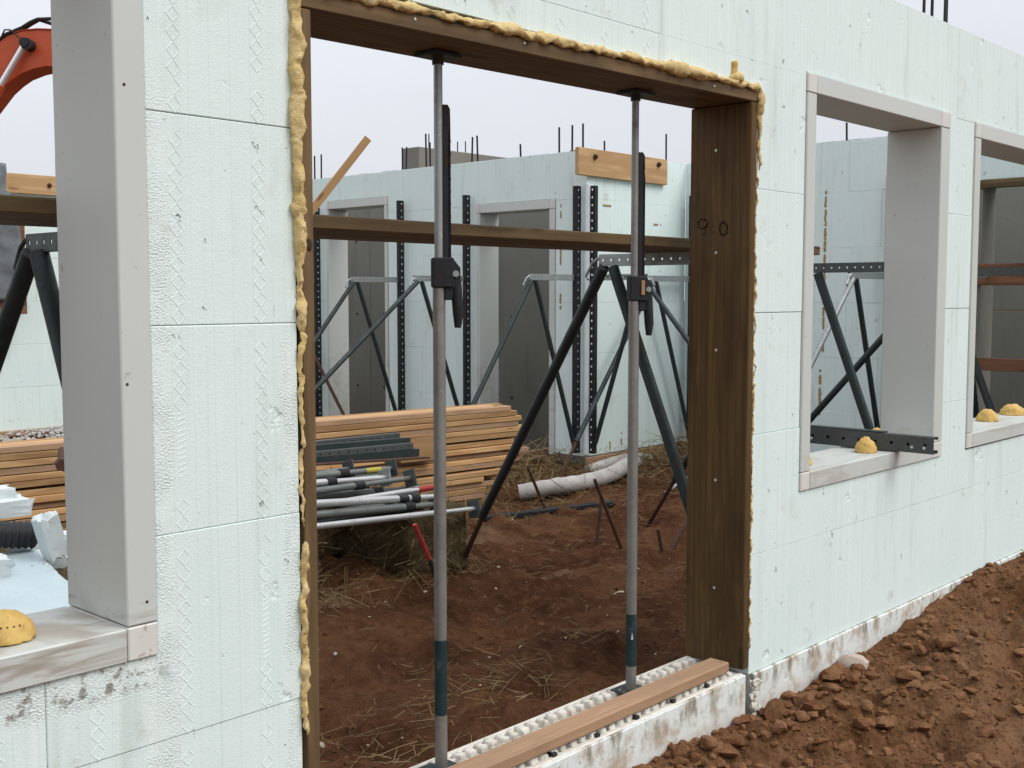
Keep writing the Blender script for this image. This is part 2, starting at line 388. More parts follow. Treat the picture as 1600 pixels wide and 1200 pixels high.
def ground_z(x, y, fine=True):
    x = np.asarray(x, float); y = np.asarray(y, float)
    zc = np.interp(x, [-4, 1.0, 1.9, 2.3, 3.05, 3.5, 4.1, 4.6, 5.1, 5.5, 5.9, 7, 9], [-.16, -.16, -.115, -.12, -.165, -.135, -.10, -.06, .03, .0, -.05, -.05, -.06])
    zo = zc - .05*np.clip(-y, 0, 1.6) - .06*np.clip(-y-1.6, 0, 2)
    zo = zo + .07*np.exp(-((x-4.5)/.9)**2 - ((y+.75)/.5)**2) - .05*np.exp(-((x-3.0)/.7)**2 - ((y+.9)/.35)**2)
    zo = zo + .10*nfbm(x, y, 1.7, 3, 5) + (.12*nfbm(x, y, 5.0, 5, 9, .6) if fine else 0)
    near = np.exp(-((y+.0)/.18)**2); zo = zo*(1-near*.7) + near*.7*(zc + .05*nfbm(x, y, 6, 3, 21))
    zi = -.15 - .05*smooth(y, 3, 4.6) + .03*smooth(y, 1.2, .4)
    zi = zi + .09*smooth(x, 6.1, 6.95)*smooth(y, 3.4, 4.2) + .14*smooth(y, 7.6, 9.0) + .10*smooth(x, 6.3, 7.2)*smooth(y, 5, 6)
    zi = zi - .35*smooth(x, 7.25, 7.5)*smooth(y, 4.2, 4.6)*smooth(y, 10.2, 9.9)
    zi = zi + .11*nfbm(x, y, 1.2, 3, 31) + (.085*nfbm(x, y, 5.0, 5, 41, .55) if fine else 0)
    zi = zi - .05*np.exp(-((y-1.05-.12*x+.1*nfbm(x,y,1.,2,77))/.16)**2)*(x < 6) - .04*np.exp(-((y-2.0-.10*x)/.14)**2)*(x < 6)
    t = smooth(y, .02, .24)
    z = zo*(1-t) + zi*t
    w = np.exp(-((y-.125)/.09)**4); z = z*(1-w) + w*(-.42)
    far = smooth(np.hypot(x-2, y-1), 14, 30)
    return z*(1-far) + far*(-.25 + .4*nfbm(x, y, .05, 2, 3))
def gz(x, y): return float(ground_z(np.array([x]), np.array([y]))[0])
def axis(segs):
    out = []
    for a, b, st in segs: out += list(np.arange(a, b-1e-6, st))
    return np.array(out + [segs[-1][1]])
gx = axis([(-300,-60,60), (-60,-12,8), (-12,-2.2,.7), (-2.2,1,.06), (1,8.2,.022), (8.2,12,.3), (12,40,4), (40,120,20), (120,300,60)])
gy = axis([(-300,-60,60), (-60,-8,8), (-8,-2.4,.4), (-2.4,.0,.022), (0,.26,.026), (.26,3.2,.026), (3.2,5,.045), (5,12,.14), (12,40,3), (40,120,20), (120,300,60)])
GX, GY = np.meshgrid(gx, gy); GZ = ground_z(GX, GY)
nx_, ny_ = len(gx), len(gy)
vv = np.stack([GX.ravel(), GY.ravel(), GZ.ravel()], 1)
i0 = (np.arange(ny_-1)[:,None]*nx_ + np.arange(nx_-1)[None]).ravel()
ff = np.stack([i0, i0+1, i0+1+nx_, i0+nx_], 1)
gm = bpy.data.meshes.new('ground')
gm.vertices.add(len(vv)); gm.vertices.foreach_set('co', vv.ravel())
gm.loops.add(ff.size); gm.loops.foreach_set('vertex_index', ff.ravel())
gm.polygons.add(len(ff)); gm.polygons.foreach_set('loop_start', np.arange(0, ff.size, 4)); gm.polygons.foreach_set('loop_total', np.full(len(ff), 4))
gm.update(calc_edges=True); gm.shade_smooth()
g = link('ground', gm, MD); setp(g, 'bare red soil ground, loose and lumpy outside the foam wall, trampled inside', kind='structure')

# ------------------------------------------------------------------ foam block walls
H = .457
def wall_empty(name, origin, udir, label, cat='wall'):
    """local x runs along the wall, local y goes INTO the wall from its seen face, z up"""
    o = empty(name, origin, label, cat)
    o.rotation_euler = (0, 0, math.atan2(udir[1], udir[0]))
    return o
def cells_of(a, b, z0, z1, ops):
    us = sorted({a, b} | {q for o in ops for q in (o[0], o[1]) if a < q < b})
    zs = sorted({z0, z1} | {q for o in ops for q in (o[2], o[3]) if z0 < q < z1})
    keep = set()
    for i in range(len(us)-1):
        for j in range(len(zs)-1):
            cu, cz = (us[i]+us[i+1])/2, (zs[j]+zs[j+1])/2
            if not any(o[0] < cu < o[1] and o[2] < cz < o[3] for o in ops): keep.add((i, j))
    comps = []
    while keep:
        st = [keep.pop()]; comp = set(st)
        while st:
            i, j = st.pop()
            for d in ((1,0),(-1,0),(0,1),(0,-1)):
                q = (i+d[0], j+d[1])
                if q in keep: keep.remove(q); comp.add(q); st.append(q)
        comps.append(comp)
    return us, zs, comps
def block_mesh(us, zs, comp, th, gap=.0007, bev=.0028):
    gap = R.choice((.0002, .0005, .0009)); bev = R.choice((.0012, .0018, .0026))
    bm = bmesh.new(); V = {}
    def lim(v, lo, hi): return min(max(v, lo+gap), hi-gap)
    def vert(i, j, k):
        if (i,j,k) not in V: V[(i,j,k)] = bm.verts.new((lim(us[i], us[0], us[-1]), (0, th)[k], lim(zs[j], zs[0], zs[-1])))
        return V[(i,j,k)]
    for i, j in comp:
        bm.faces.new((vert(i,j,0), vert(i+1,j,0), vert(i+1,j+1,0), vert(i,j+1,0)))
        bm.faces.new((vert(i,j,1), vert(i,j+1,1), vert(i+1,j+1,1), vert(i+1,j,1)))
        if (i-1,j) not in comp: bm.faces.new((vert(i,j,0), vert(i,j+1,0), vert(i,j+1,1), vert(i,j,1)))
        if (i+1,j) not in comp: bm.faces.new((vert(i+1,j,0), vert(i+1,j,1), vert(i+1,j+1,1), vert(i+1,j+1,0)))
        if (i,j-1) not in comp: bm.faces.new((vert(i,j,0), vert(i,j,1), vert(i+1,j,1), vert(i+1,j,0)))
        if (i,j+1) not in comp: bm.faces.new((vert(i,j+1,0), vert(i+1,j+1,0), vert(i+1,j+1,1), vert(i,j+1,1)))
    bmesh.ops.dissolve_limit(bm, angle_limit=.02, verts=bm.verts[:], edges=bm.edges[:])
    es = [e for e in bm.edges if len(e.link_faces) == 2 and e.calc_face_angle(0) > .5]
    bmesh.ops.bevel(bm, geom=es, offset=bev, segments=1, affect='EDGES', profile=.5)
    return bm
def web_marks(u0, u1, z0, z1, ops, blk, col0=.503, pitch=.2135):
    bm = bmesh.new(); n = 0
    h = (.0014 if u0 < 1 else .0009); hw = .0024
    k0 = math.ceil((u0+.02-col0)/pitch)
    k = k0
    while col0+k*pitch < u1-.02:
        uc = col0 + k*pitch; rows = 12
        odd = R.random()
        for r_ in range(rows):
            zc = z0 + (r_+.5)*H/rows
            if R.random() < (.03 if u0 < 1 else .12): continue
            if zc > z1-.02: break
            if any(o[0]-.03 < uc < o[1]+.03 and o[2]-.03 < zc < o[3]+.03 for o in ops): continue
            if odd < .22 and 3 <= r_ <= 6:
                # embossed lettering too worn to read: short slanted ridges
                segs = [((uc-.010, zc-.010+q*.012), (uc+.010, zc-.004+q*.012)) for q in range(3)]
            else:
                a = .0165; b = .0172
                P = [(uc, zc+b), (uc+a, zc), (uc, zc-b), (uc-a, zc)]
                segs = [(P[q], P[(q+1) % 4]) for q in range(4)]
                if R.random() < .12: segs = segs[:R.randrange(1, 4)]
            for (x1, y1), (x2, y2) in segs:
                d = Vector((x2-x1, 0, y2-y1)).normalized(); nn = Vector((-d.z, 0, d.x))*hw
                A, B = Vector((x1, .0005, y1)), Vector((x2, .0005, y2))
                t = Vector((0, -h, 0))
                v = [bm.verts.new(p) for p in (A+nn, A-nn, A+t, B+nn, B-nn, B+t)]
                bm.faces.new((v[0], v[2], v[5], v[3])); bm.faces.new((v[1], v[4], v[5], v[2])); n += 1
        k += 1
    if n: obj('web_mark', bm, MF, blk)
    else: bm.free()
def build_courses(wall, u0, u1, courses, joints, ops, th, mat, marks=False, base=0):
    for ci, (z0, z1) in enumerate(courses):
        j0 = joints[ci % len(joints)]
        js = [q for q in (j0 + 2.438*n for n in range(-12, 13)) if u0+.15 < q < u1-.15]
        ed = [u0] + js + [u1]
        for a, b in zip(ed, ed[1:]):
            us, zs, comps = cells_of(a, b, z0, z1, ops)
            for comp in comps:
                iu = sorted({q for i, j in comp for q in (us[i], us[i+1])})
                iz = sorted({q for i, j in comp for q in (zs[j], zs[j+1])})
                bm = block_mesh(us, zs, comp, th)
                o = obj('foam_block', bm, mat, wall); o.location = (0, R.uniform(-.0013, .0013), 0)
                if marks: web_marks(iu[0], iu[-1], z0, min(z1, iz[-1]), ops, o)

DOOR = (.819, 2.900, -1, 2.190)
WIN1 = (-.951, .433, .655, 2.300); WIN2 = (3.2565, 4.6405, .655, 2.300); WIN3 = (4.952, 6.836, .655, 2.292)
front = wall_empty('foam_block_wall', (0, 0, 0), (1, 0), 'near pale green foam block wall with the propped doorway and grey framed windows')
TW = .25
build_courses(front, -4.6, 8.35, [(k*H, min((k+1)*H, 2.71)) for k in range(6)], [1.1, .18, 1.4, 1.4, 2.282, 2.295], [DOOR, WIN1, WIN2, WIN3], TW, MF, True)
# footing courses below, a touch proud of the wall; a broken gap stands beside the door
GAP = (2.872, 2.925, -.34, .2)
for a, b in ((-4.6, -1.0), (-1.0, 1.2), (1.2, 2.866), (2.930, 4.35), (4.35, 6.8), (6.8, 8.35)):
    us, zs, comps = cells_of(a, b, -.457, -.002 if b > 2.9 or a < 0 else .010, [])
    o = obj('footing_block', block_mesh(us, zs, comps[0], TW+.024), MB, front); o.location = (0, -.010, 0)
# crumbled foam beside the gap
bm = bmesh.new()
for i in range(26):
    c = Vector((2.920+R.uniform(-.014,.035), -.012+R.uniform(-.010,.004), -.075+R.uniform(-.11,.05)))
    rot = Matrix.Rotation(R.uniform(0,6), 4, Vector((R.gauss(0,1),R.gauss(0,1),R.gauss(0,1))).normalized())
    vs = bmesh.ops.create_cube(bm, size=1, matrix=Matrix.Translation(c) @ rot @ Matrix.Diagonal((R.uniform(.012,.034), R.uniform(.010,.024), R.uniform(.008,.018), 1)))['verts']
    for v in vs: v.co += Vector((R.gauss(0,.004), R.gauss(0,.003), R.gauss(0,.004)))
bmesh.ops.bevel(bm, geom=bm.edges[:], offset=.002, segments=1, affect='EDGES')
o = obj('crumbled_foam', bm, MSIL, front)
part_box('gap_shade', (2.90, .10, -.25), (.08, .08, .46), MBL, front)  # black box added inside the broken gap to stand for its shade
# concrete strip on top of the wall
part_box('concrete_top', (1.9, .125, 2.703), (12.9, .12, .016), MC, front)
for x, y in ((4.595,.12),(4.70,.125),(4.836,.118),(4.883,.13),(7.3,.12),(-.9,.12),(1.2,.12)):
    part_tube('rebar', [(x, y, 2.6), (x+R.uniform(-.006,.006), y, 2.715+R.uniform(.32,.4))], .0075, MBK, front, 7)
# orange spill of foam over the header
bm = bmesh.new()
pts = [(2.728+.004*math.sin(i), -.006, 2.262-.011*i) for i in range(8)]
add_tube(bm, pts, .01, 8, True, [.006+.006*abs(fbm((i*.7,1,2),1.3)) + .004 for i in range(8)])
obj('foam_drip', bm, MSD, front, True)

# walls of the far wing
wA = wall_empty('foam_block_wall', (7.1, 9.9, 0), (0, -1), 'far foam block wall with two tall doorways, behind the lumber stack')
dA1 = (9.9-7.85, 9.9-6.835, -1, 2.452); dA2 = (9.9-5.556, 9.9-4.56, -1, 2.300)
build_courses(wA, 0, 5.7, [(k*H, min((k+1)*H, 2.705)) for k in range(6)], [1.6, 3.5, 1.2, 3.6, 1.9, 3.3], [dA1, dA2], TW, MI)
wC = wall_empty('foam_block_wall', (7.1, 4.2, 0), (1, 0), 'short foam block return wall carrying the bolted ledger board')
build_courses(wC, .0008, 1.52, [(k*H, min((k+1)*H, 2.705)) for k in range(6)], [.9, 2.0, 3], [], TW, MI)
wD2 = wall_empty('foam_block_wall', (8.62, 4.199, 0), (0, -1), 'recessed foam block wall hidden behind the right door jamb')
build_courses(wD2, 0, 1.30, [(k*H, min((k+1)*H, 2.705)) for k in range(6)], [3], [], TW, MI)
wD = wall_empty('foam_block_wall', (8.1, 2.898, 0), (0, -1), 'inner foam block wall seen through the second window, with a dried foam streak')
dD = (2.898-1.17, 2.898-.22, -1, 2.31)
build_courses(wD, 0, 2.64, [(k*H, min((k+1)*H, 2.705)) for k in range(6)], [3.2, .95, 3.1], [dD], TW, MI)
wE = wall_empty('foam_block_wall', (-6, 9.9, 0), (1, 0), 'rear foam block wall beyond the lumber, seen through the left window')
build_courses(wE, 0, 13.095, [(k*H, min((k+1)*H, 2.705)) for k in range(6)], [10.8, 12.0, 10.2], [], TW, MI)
for w, L in ((wA, 5.7), (wC, 1.5), (wD2, 1.25), (wD, 2.6), (wE, 13.0)):
    o = link('concrete_top', None or bpy.data.meshes.new('concrete_top'), None, w)
    bm = bmesh.new()
    n = int(L/.12)
    for i in range(n):
        hh = .012 + .016*abs(fbm((i*.31, L, 0), 1.7))
        add_box(bm, ((i+.5)*L/n, .125, 2.700+hh/2), (L/n-.0006, .15+.02*fbm((i, 3, L), 1), hh))
    bm.to_mesh(o.data); bm.free(); o.data.materials.append(MC)
def rebars(w, pts, r=.009):
    for x, y, z in pts:
        part_tube('rebar', [(x, y, 2.6), (x+R.uniform(-.012,.012), y+R.uniform(-.012,.012), z)], r, MBK, w, 6)
rebars(wA, [(7.22,8.198,2.98),(7.22,8.083,2.99),(7.22,6.74,2.95),(7.22,6.69,2.95),(7.24,6.40,3.06),(7.2,6.30,2.96),(7.22,5.739,2.965),(7.22,5.652,2.97),(7.22,5.09,2.84),(7.22,4.622,2.95),(7.22,4.472,2.955),(7.22,4.346,2.955)])
rebars(wC, [(8.459,4.32,2.985),(7.5,4.32,2.83)]); rebars(wD, [(8.22,2.32,2.87),(8.22,1.0,2.9)]); rebars(wE, [(5.112,10.0,2.935),(3.4,10.0,2.95),(1.4,10.0,2.93)])
# stains and dried foam on the inner walls
def streak(w, p, n, length, wd, mat, name='foam_streak', vertical=True, seed=0):
    bm = bmesh.new(); p = Vector(p); N = Vector(n)
    lat = Vector((0,0,1)).cross(N); m = int(length/.012)
    for i in range(m):
        if fbm((i*.22, seed, 1.), 1.) < -.12: continue
        q = p + (Vector((0,0,-1)) if vertical else lat)*(i*.012) + lat*(.3*wd*fbm((i*.3, 5, seed), 1) if vertical else 0) + (Vector((0,0,0)) if vertical else Vector((0,0,.3*wd*fbm((i*.3,5,seed),1))))
        r_ = wd*(.35+.5*abs(fbm((i*.45, 2, seed), 1)))
        vs = bmesh.ops.create_icosphere(bm, subdivisions=1, radius=1)['verts']
        f = Matrix((lat, N, Vector((0,0,1)))).transposed()
        for v in vs: v.co = local(w, q + f @ Vector((v.co.x*r_*(1+.5*fbm(v.co, 3)), v.co.y*.0035, v.co.z*.013)))
    obj(name, bm, mat, w, True)
MSTK = plain_mat('dried_foam_stain', (.44,.33,.16), (.30,.19,.08), 30, .8, .2, .5, .003)
streak(wD, (8.099, 2.44, 2.30), (-1,0,0), 1.35, .030, MSTK, seed=1)
streak(wD, (8.099, 2.46, .80), (-1,0,0), .42, .034, MSTK, seed=4)
streak(wA, (7.099, 4.50, 1.86), (-1,0,0), .16, .028, MSTK, seed=2)
streak(wA, (7.099, 4.50, 1.44), (-1,0,0), .14, .03, MSTK, seed=3)
streak(wA, (7.099, 4.50, 2.24), (-1,0,0), .12, .02, MSTK, seed=6)
streak(wC, (7.33, 4.199, 2.235), (0,-1,0), .16, .02, MSTK, vertical=False, seed=5)
streak(wC, (8.1, 4.199, 2.10), (0,-1,0), .12, .02, MSTK, vertical=False, seed=7)
streak(wC, (7.45, 4.199, .12), (0,-1,0), .10, .03, MSTK, seed=8)
streak(wC, (7.62, 4.199, .17), (0,-1,0), .12, .03, MSTK, seed=9)
# base boards on the inner walls
def base_board(w, a, b):
    o = board('base_board', a, b, .04, .075, MLD, w); return o
base_board(wC, (7.06, 4.16, -.04), (8.6, 4.16, -.04)); base_board(wA, (7.07, 5.55, -.04), (7.07, 4.1, -.04)); base_board(wE, (1, 9.86, -.03), (7.0, 9.86, -.03))
# rounded corner bead at the wing corner
bm = bmesh.new(); add_tube(bm, [local(wC, (7.096, 4.196, .02)), local(wC, (7.096, 4.196, 2.40))], .028, 14); o = obj('corner_bead', bm, MWH, wC); smooth_sides(o.data)

# concrete core wall behind the wing
cw = empty('concrete_wall', (9.6, 4.0, 0), 'bare grey concrete wall behind the doorways, showing form joints and tie holes', 'wall')
pw = 1.22; y = -1.6; k = 0
while y < 4.2:
    for z0, z1 in ((-.1, 1.30), (1.30, 2.62)):
        bm = bmesh.new(); add_box(bm, (.12, pw/2, (z0+z1)/2), (.24, pw-.006, z1-z0-.006), None, .004)
        o = obj('concrete_panel', bm, MC, cw); o.location = (R.uniform(-.003,.003), y-4.0, 0)
        bm = bmesh.new()
        for zz in (z0+.3, z1-.3):
            for q in (.12, pw-.12):
                add_tube(bm, [(-.004, q, zz), (.0, q, zz)], .016, 8)
        t_ = obj('tie_hole', bm, MBL, o)
    y += pw; k += 1
cw2 = empty('concrete_wall', (8.5, 4.5, 0), 'grey concrete wall seen through the two far doorways', 'wall')
y = 4.5
while y < 9.8:
    for z0, z1 in ((-.4, 2.64),):
        bm = bmesh.new(); add_box(bm, (.12, .535, (z0+z1)/2), (.24, 1.066, z1-z0), None, .004)
        o = obj('concrete_panel', bm, MC, cw2); o.location = (R.uniform(-.003,.003), y-4.5, 0)
        bm = bmesh.new()
        for zz in (.3, 1.2, 2.1):
            for q in (.25, .82): add_tube(bm, [(-.004, q, zz), (.0, q, zz)], .016, 8)
        obj('tie_hole', bm, MBL, o)
    y += 1.07
bb = empty('concrete_wall', (9.49, 8.94, 0), 'grey concrete wall end rising above the far foam wall', 'wall')
bm = bmesh.new(); add_box(bm, (1.6, .16, 1.68), (3.2, .31, 3.36), None, .006); obj('concrete_panel', bm, MC, bb)
part_box('pocket', (10.02, 8.939, 3.06), (.06, .02, .05), MBL, bb)
for x, z in ((9.72, 3.55), (10.25, 3.5), (10.4, 3.52)): part_tube('rebar', [(x, 9.0, 3.0), (x, 9.0, z)], .009, MBK, bb, 6)

# ------------------------------------------------------------------ window and door frames
def window_buck(label, w, o0, o1, z0, z1, fw=.074, depth=TW, proud=.009, sill=True, mat=MV, group=None, head=.075, fw2=None):
    """w: function mapping (u,d,z) to world"""
    fw2 = fw2 or fw
    wx = w(0,0,0); ux = (w(1,0,0)-wx); dx = (w(0,1,0)-wx)
    rot = Matrix((ux, dx, Vector((0,0,1)))).transposed()
    e = empty('window_frame' if sill else 'doorway_frame', w((o0+o1)/2, depth/2, z0 if sill else 0), label, 'window frame' if sill else 'door frame', group)
    dd = depth + 2*proud; mid = depth/2; g = .0012
    def bx(name, a, b, za, zb, m=mat, extra=0, axis='v'):
        c = w((a+b)/2, mid, (za+zb)/2)
        s = (b-a-2*g, dd+extra, zb-za-2*g)
        return part_box(name, c, s, m, e, rot, .003)
    sh = head if sill else 0
    bx('jamb', o0, o0+fw, z0+sh, z1-head); bx('jamb', o1-fw2, o1, z0+sh, z1-head)
    bx('head', o0+fw, o1-fw2, z1-head, z1)
    bx('corner_block', o0, o0+fw, z1-head, z1, MVC, .002); bx('corner_block', o1-fw2, o1, z1-head, z1, MVC, .002)
    if sill:
        bx('sill', o0+fw, o1-fw2, z0, z0+head, mat, .004)
        bx('corner_block', o0, o0+fw, z0, z0+head, MVC, .002); bx('corner_block', o1-fw2, o1, z0, z0+head, MVC, .002)
    return e
wf = lambda u, d, z: Vector((u, d, z))
lwf = window_buck('near left grey vinyl window frame with a single foam dome on its dirty sill', wf, -.949, .4315, .655, 2.298)
for p in ((.382,-.0085,1.872),(.405,-.0085,.778),(.372,-.0085,1.25)):
    bm = bmesh.new(); add_tube(bm, [local(lwf, (p[0], p[1]+.002, p[2])), local(lwf, (p[0], p[1]-.0012, p[2]))], .0035, 8); obj('screw', bm, MRU, lwf)
window_buck('grey vinyl window frame right of the doorway with a steel channel on its sill', wf, 3.2575, 4.6395, .657, 2.298, fw=.073, fw2=.105)
window_buck('rightmost grey vinyl window frame, cut by the edge of the photo, two foam domes on its sill', wf, 4.953, 6.835, .663, 2.290, fw=.073)
wa = lambda u, d, z: Vector((7.1+d, 9.9-u, z))
window_buck('taller pale doorway frame in the far wall, left of the other', wa, 9.9-7.848, 9.9-6.838, -.02, 2.45, fw=.045, sill=False, head=.085, group=None, fw2=.05)
window_buck('pale doorway frame nearest the corner of the far wall', wa, 9.9-5.554, 9.9-4.562, -.02, 2.298, fw=.045, sill=False, head=.085, fw2=.07)

# timber door buck of the near doorway
dbk = empty('timber_doorway_frame', (1.86, .125, .03), 'dark treated timber doorway frame sealed with yellow spray foam', 'door frame')
def vboard(name, c, L, w_, h_, mat, parent, xdir, up):
    f = frame(xdir, up); bm = bmesh.new(); add_box(bm, (0,0,0), (L, w_, h_), None, .003); o = obj(name, bm, mat, parent)
    o.matrix_basis = Matrix.Translation(local(parent, c)) @ f.to_4x4(); return o
jd = TW+.012
jl = vboard('jamb', (.8495, .125, 1.07), 2.08, jd, .038, MTR, dbk, (0,0,1), (1,0,0))
jr = vboard('jamb', (2.8695, .125, 1.083), 2.106, jd, .038, MTRD, dbk, (0,0,1), (1,0,0))
hd = vboard('header', (1.860, .125, 2.1465), 2.062, jd, .042, MTR, dbk, (2.0, 0, .026), (0,0,1))
def nail(p, n, par, r=.0055):
    bm = bmesh.new(); p, n = Vector(p), Vector(n); add_tube(bm, [local(par, p-n*.004), local(par, p+n*.0025)], r, 9); return obj('nail', bm, MNA, par)
for y, z in ((.143,1.973),(.137,1.595),(.131,1.231),(.126,.738),(.125,.324)): nail((2.8505, y, z), (-1,0,0), jr)
nail((1.20, -.006, 2.145), (0,-1,0), hd, .004); nail((1.62,-.006,2.15), (0,-1,0), hd, .004); nail((2.6,-.006,2.158), (0,-1,0), hd, .004)
# knot in the left jamb
bm = bmesh.new(); vs = bmesh.ops.create_icosphere(bm, subdivisions=2, radius=1)['verts']
for v in vs: v.co = local(jl, Vector((.853, -.0055, 1.557)) + Vector((v.co.x*.011, v.co.y*.003, v.co.z*.017)))
obj('knot', bm, MINK, jl, True)
# hand-written marker figures on the right jamb
def stroke(pts, par, r=.0022):
    pts = [(a+R.gauss(0,.0012), b+R.gauss(0,.0012)) for a, b in pts]
    bm = bmesh.new()
    for (a, b), (c, d) in zip(pts, pts[1:]):
        A, B = Vector((2.8497, a, b)), Vector((2.8497, c, d)); t = (B-A).normalized(); n = t.cross(Vector((1,0,0)))*r
        A -= t*r; B += t*r
        bm.faces.new([bm.verts.new(local(par, q)) for q in (A+n, B+n, B-n, A-n)])
        bm.faces.new([bm.verts.new(local(par, q - Vector((.0006,0,0)))) for q in (A+n, B+n, B-n, A-n)])
    return obj('marker_figure', bm, MINK, par)
def loop(cy, cz, ry, rz, a0=0, a1=360, n=16): return [(cy-ry*math.cos(math.radians(a0+(a1-a0)*i/n)), cz+rz*math.sin(math.radians(a0+(a1-a0)*i/n))) for i in range(n+1)]
stroke(loop(.198, 1.705, .020, .018) , jr); stroke([(.179, 1.705), (.181, 1.690), (.190, 1.668), (.205, 1.664)], jr)
stroke([(.149, 1.698), (.149, 1.692)], jr); stroke([(.149, 1.672), (.149, 1.666)], jr)
stroke(loop(.106, 1.683, .016, .024, 20, 385), jr, .0026)

# yellow spray foam beads round the doorway
def bead(pts, rad, parent, seed, step=.006, flat=.8):
    P = []
    for a, b in zip(pts, pts[1:]):
        a, b = Vector(a), Vector(b); n = max(2, int((b-a).length/step)); P += [a.lerp(b, i/n) for i in range(n)]
    P.append(Vector(pts[-1])); N = len(P)
    rad0 = rad; rad = lambda a_, b_: rad0(a_, b_)*.70
    bm = bmesh.new()
    rr = []
    for i, p in enumerate(P):
        s_ = i*step
        lump = abs(mnoise.noise(Vector((s_*24, seed, .3))))
        r_ = rad(s_, N*step)*(.80 + .35*(1-lump)**2 + .16*mnoise.noise(Vector((s_*38, seed+3, 1)))+ .45*mnoise.noise(Vector((s_*8, seed+9, 1))))
        r_ *= min(1, (i+1)/4, (N-i)/4)
        rr.append(max(.0015, r_))
    Q = [p + Vector((mnoise.noise(Vector((i*step*9, seed, 5)))*.004, -.004+mnoise.noise(Vector((i*step*13, seed, 8)))*.003, mnoise.noise(Vector((i*step*9, seed, 11)))*.004)) for i, p in enumerate(P)]
    rings = add_tube(bm, [local(parent, q) for q in Q], .01, 14, True, rr)
    for v in bm.verts:
        q = v.co.copy()
        v.co += Vector((fbm(q, 26, 2), fbm(q+Vector((3,1,2)), 26, 2), fbm(q+Vector((8,7,2)), 26, 2)))*.016
        v.co += Vector((fbm(q, 85, 2), fbm(q+Vector((3,1,2)), 85, 2), fbm(q+Vector((8,7,2)), 85, 2)))*.008
    o = obj('spray_foam_bead', bm, MSF, parent, True); return o
bead([(.820, -.004, 2.60-.42), (.822, -.004, 1.9), (.823, -.006, 1.55), (.826,-.003, 1.35)], lambda s, L: .014 + .010*math.exp(-((s-.22)/.20)**2) + .006*math.exp(-((s-.55)/.1)**2), dbk, 1.)
bead([(.8265, -.001, 1.36), (.8255, .001, .88)], lambda s, L: .006+.005*math.exp(-((s-.05)/.1)**2), dbk, 2.)
bead([(.824, -.004, .84), (.822, -.003, .6), (.822, -.003, .36)], lambda s, L: .0115+.006*math.exp(-(s/.04)**2), dbk, 3.)
bead([(.824, -.005, 2.166), (1.4, -.005, 2.173), (2.0, -.006, 2.181), (2.905, -.006, 2.190)], lambda s, L: .017+.008*math.exp(-((s-1.55)/.22)**2)+.003*math.sin(s*9), dbk, 4., .008)
bead([(2.902, -.006, 2.19), (2.905, -.005, 2.10), (2.904, -.004, 1.90)], lambda s, L: .013-.008*(s/L)**3, dbk, 5.)
bead([(2.895, .001, 1.90), (2.8955, .001, .9)], lambda s, L: .0045+.003*math.exp(-((s-.45)/.05)**2), dbk, 6.)
bead([(2.895, .002, .9), (2.895, .002, .1)], lambda s, L: .0055+.002*math.sin(s*30), dbk, 7.)
bm = bmesh.new(); c = Vector((2.735,-.006,2.200)); vs = bmesh.ops.create_icosphere(bm, subdivisions=3, radius=.027, matrix=Matrix.Translation(c))['verts']
for v in vs: v.co += (v.co-c)*fbm(v.co, 28)*.9; v.co.z = v.co.z*1. ; v.co = local(dbk, v.co)
obj('spray_foam_bead', bm, MSF, dbk, True)

# dark timber surround of the opening in the inner wall
db = empty('timber_doorway_frame', (7.95+.27, .7, 0), 'timber doorway frame in the inner wall, seen through the rightmost window', 'door frame')
board('header', (8.095+.125, .235, 2.285), (8.095+.125, 1.13, 2.285), .27, .040, MTR, db); board('head_strip', (8.082, .235, 2.275), (8.082, 1.16, 2.275), .03, .060, MPL, db)
board('jamb', (8.22, 1.149, -.1), (8.22, 1.149, 2.304), .04, .27, MTRD, db, (1,0,0)) if False else vboard('jamb', (8.22, 1.149, 1.1), 2.4, .27, .036, MC, db, (0,0,1), (0,1,0))
for z, h_, lab in ((1.65, .048, 'top reddish board nailed across the inner opening in the rightmost window'), (1.548, .075, 'reddish board under the punched steel bar in the rightmost window'), (.910, .095, 'lowest reddish board across the inner opening, near the foam domes')):
    o = board('cross_board', (8.07, .12, z), (8.07, 1.185, z), .035, h_, MRD); setp(o, lab, 'board')

# bolted ledger boards
def ledger(label, a, b, h_, bolts, n):
    o = board('ledger_board', a, b, .042, h_, MLE, None); setp(o, label, 'board')
    for (u, dz) in bolts:
        bm = bmesh.new(); L = (Vector(b)-Vector(a)).length
        add_tube(bm, [(u-L/2, -.018*n, dz), (u-L/2, -.034*n, dz)], .024, 12); add_tube(bm, [(u-L/2, -.034*n, dz), (u-L/2, -.052*n, dz)], .013, 6)
        obj('bolt', bm, MRU, o)
    return o
ledger('bolted yellow ledger board along the top of the short return wall', (6.93, 4.177, 2.592), (8.25, 4.177, 2.592), .236, [(.22,.05), (.80,.04), (.80,-.05), (1.17,.06)], 1)
ledger('bolted orange ledger board along the top of the rear wall, in the left window', (4.40, 9.877, 2.605), (6.4, 9.877, 2.605), .205, [(.56,.0), (1.6,.02)], 1)

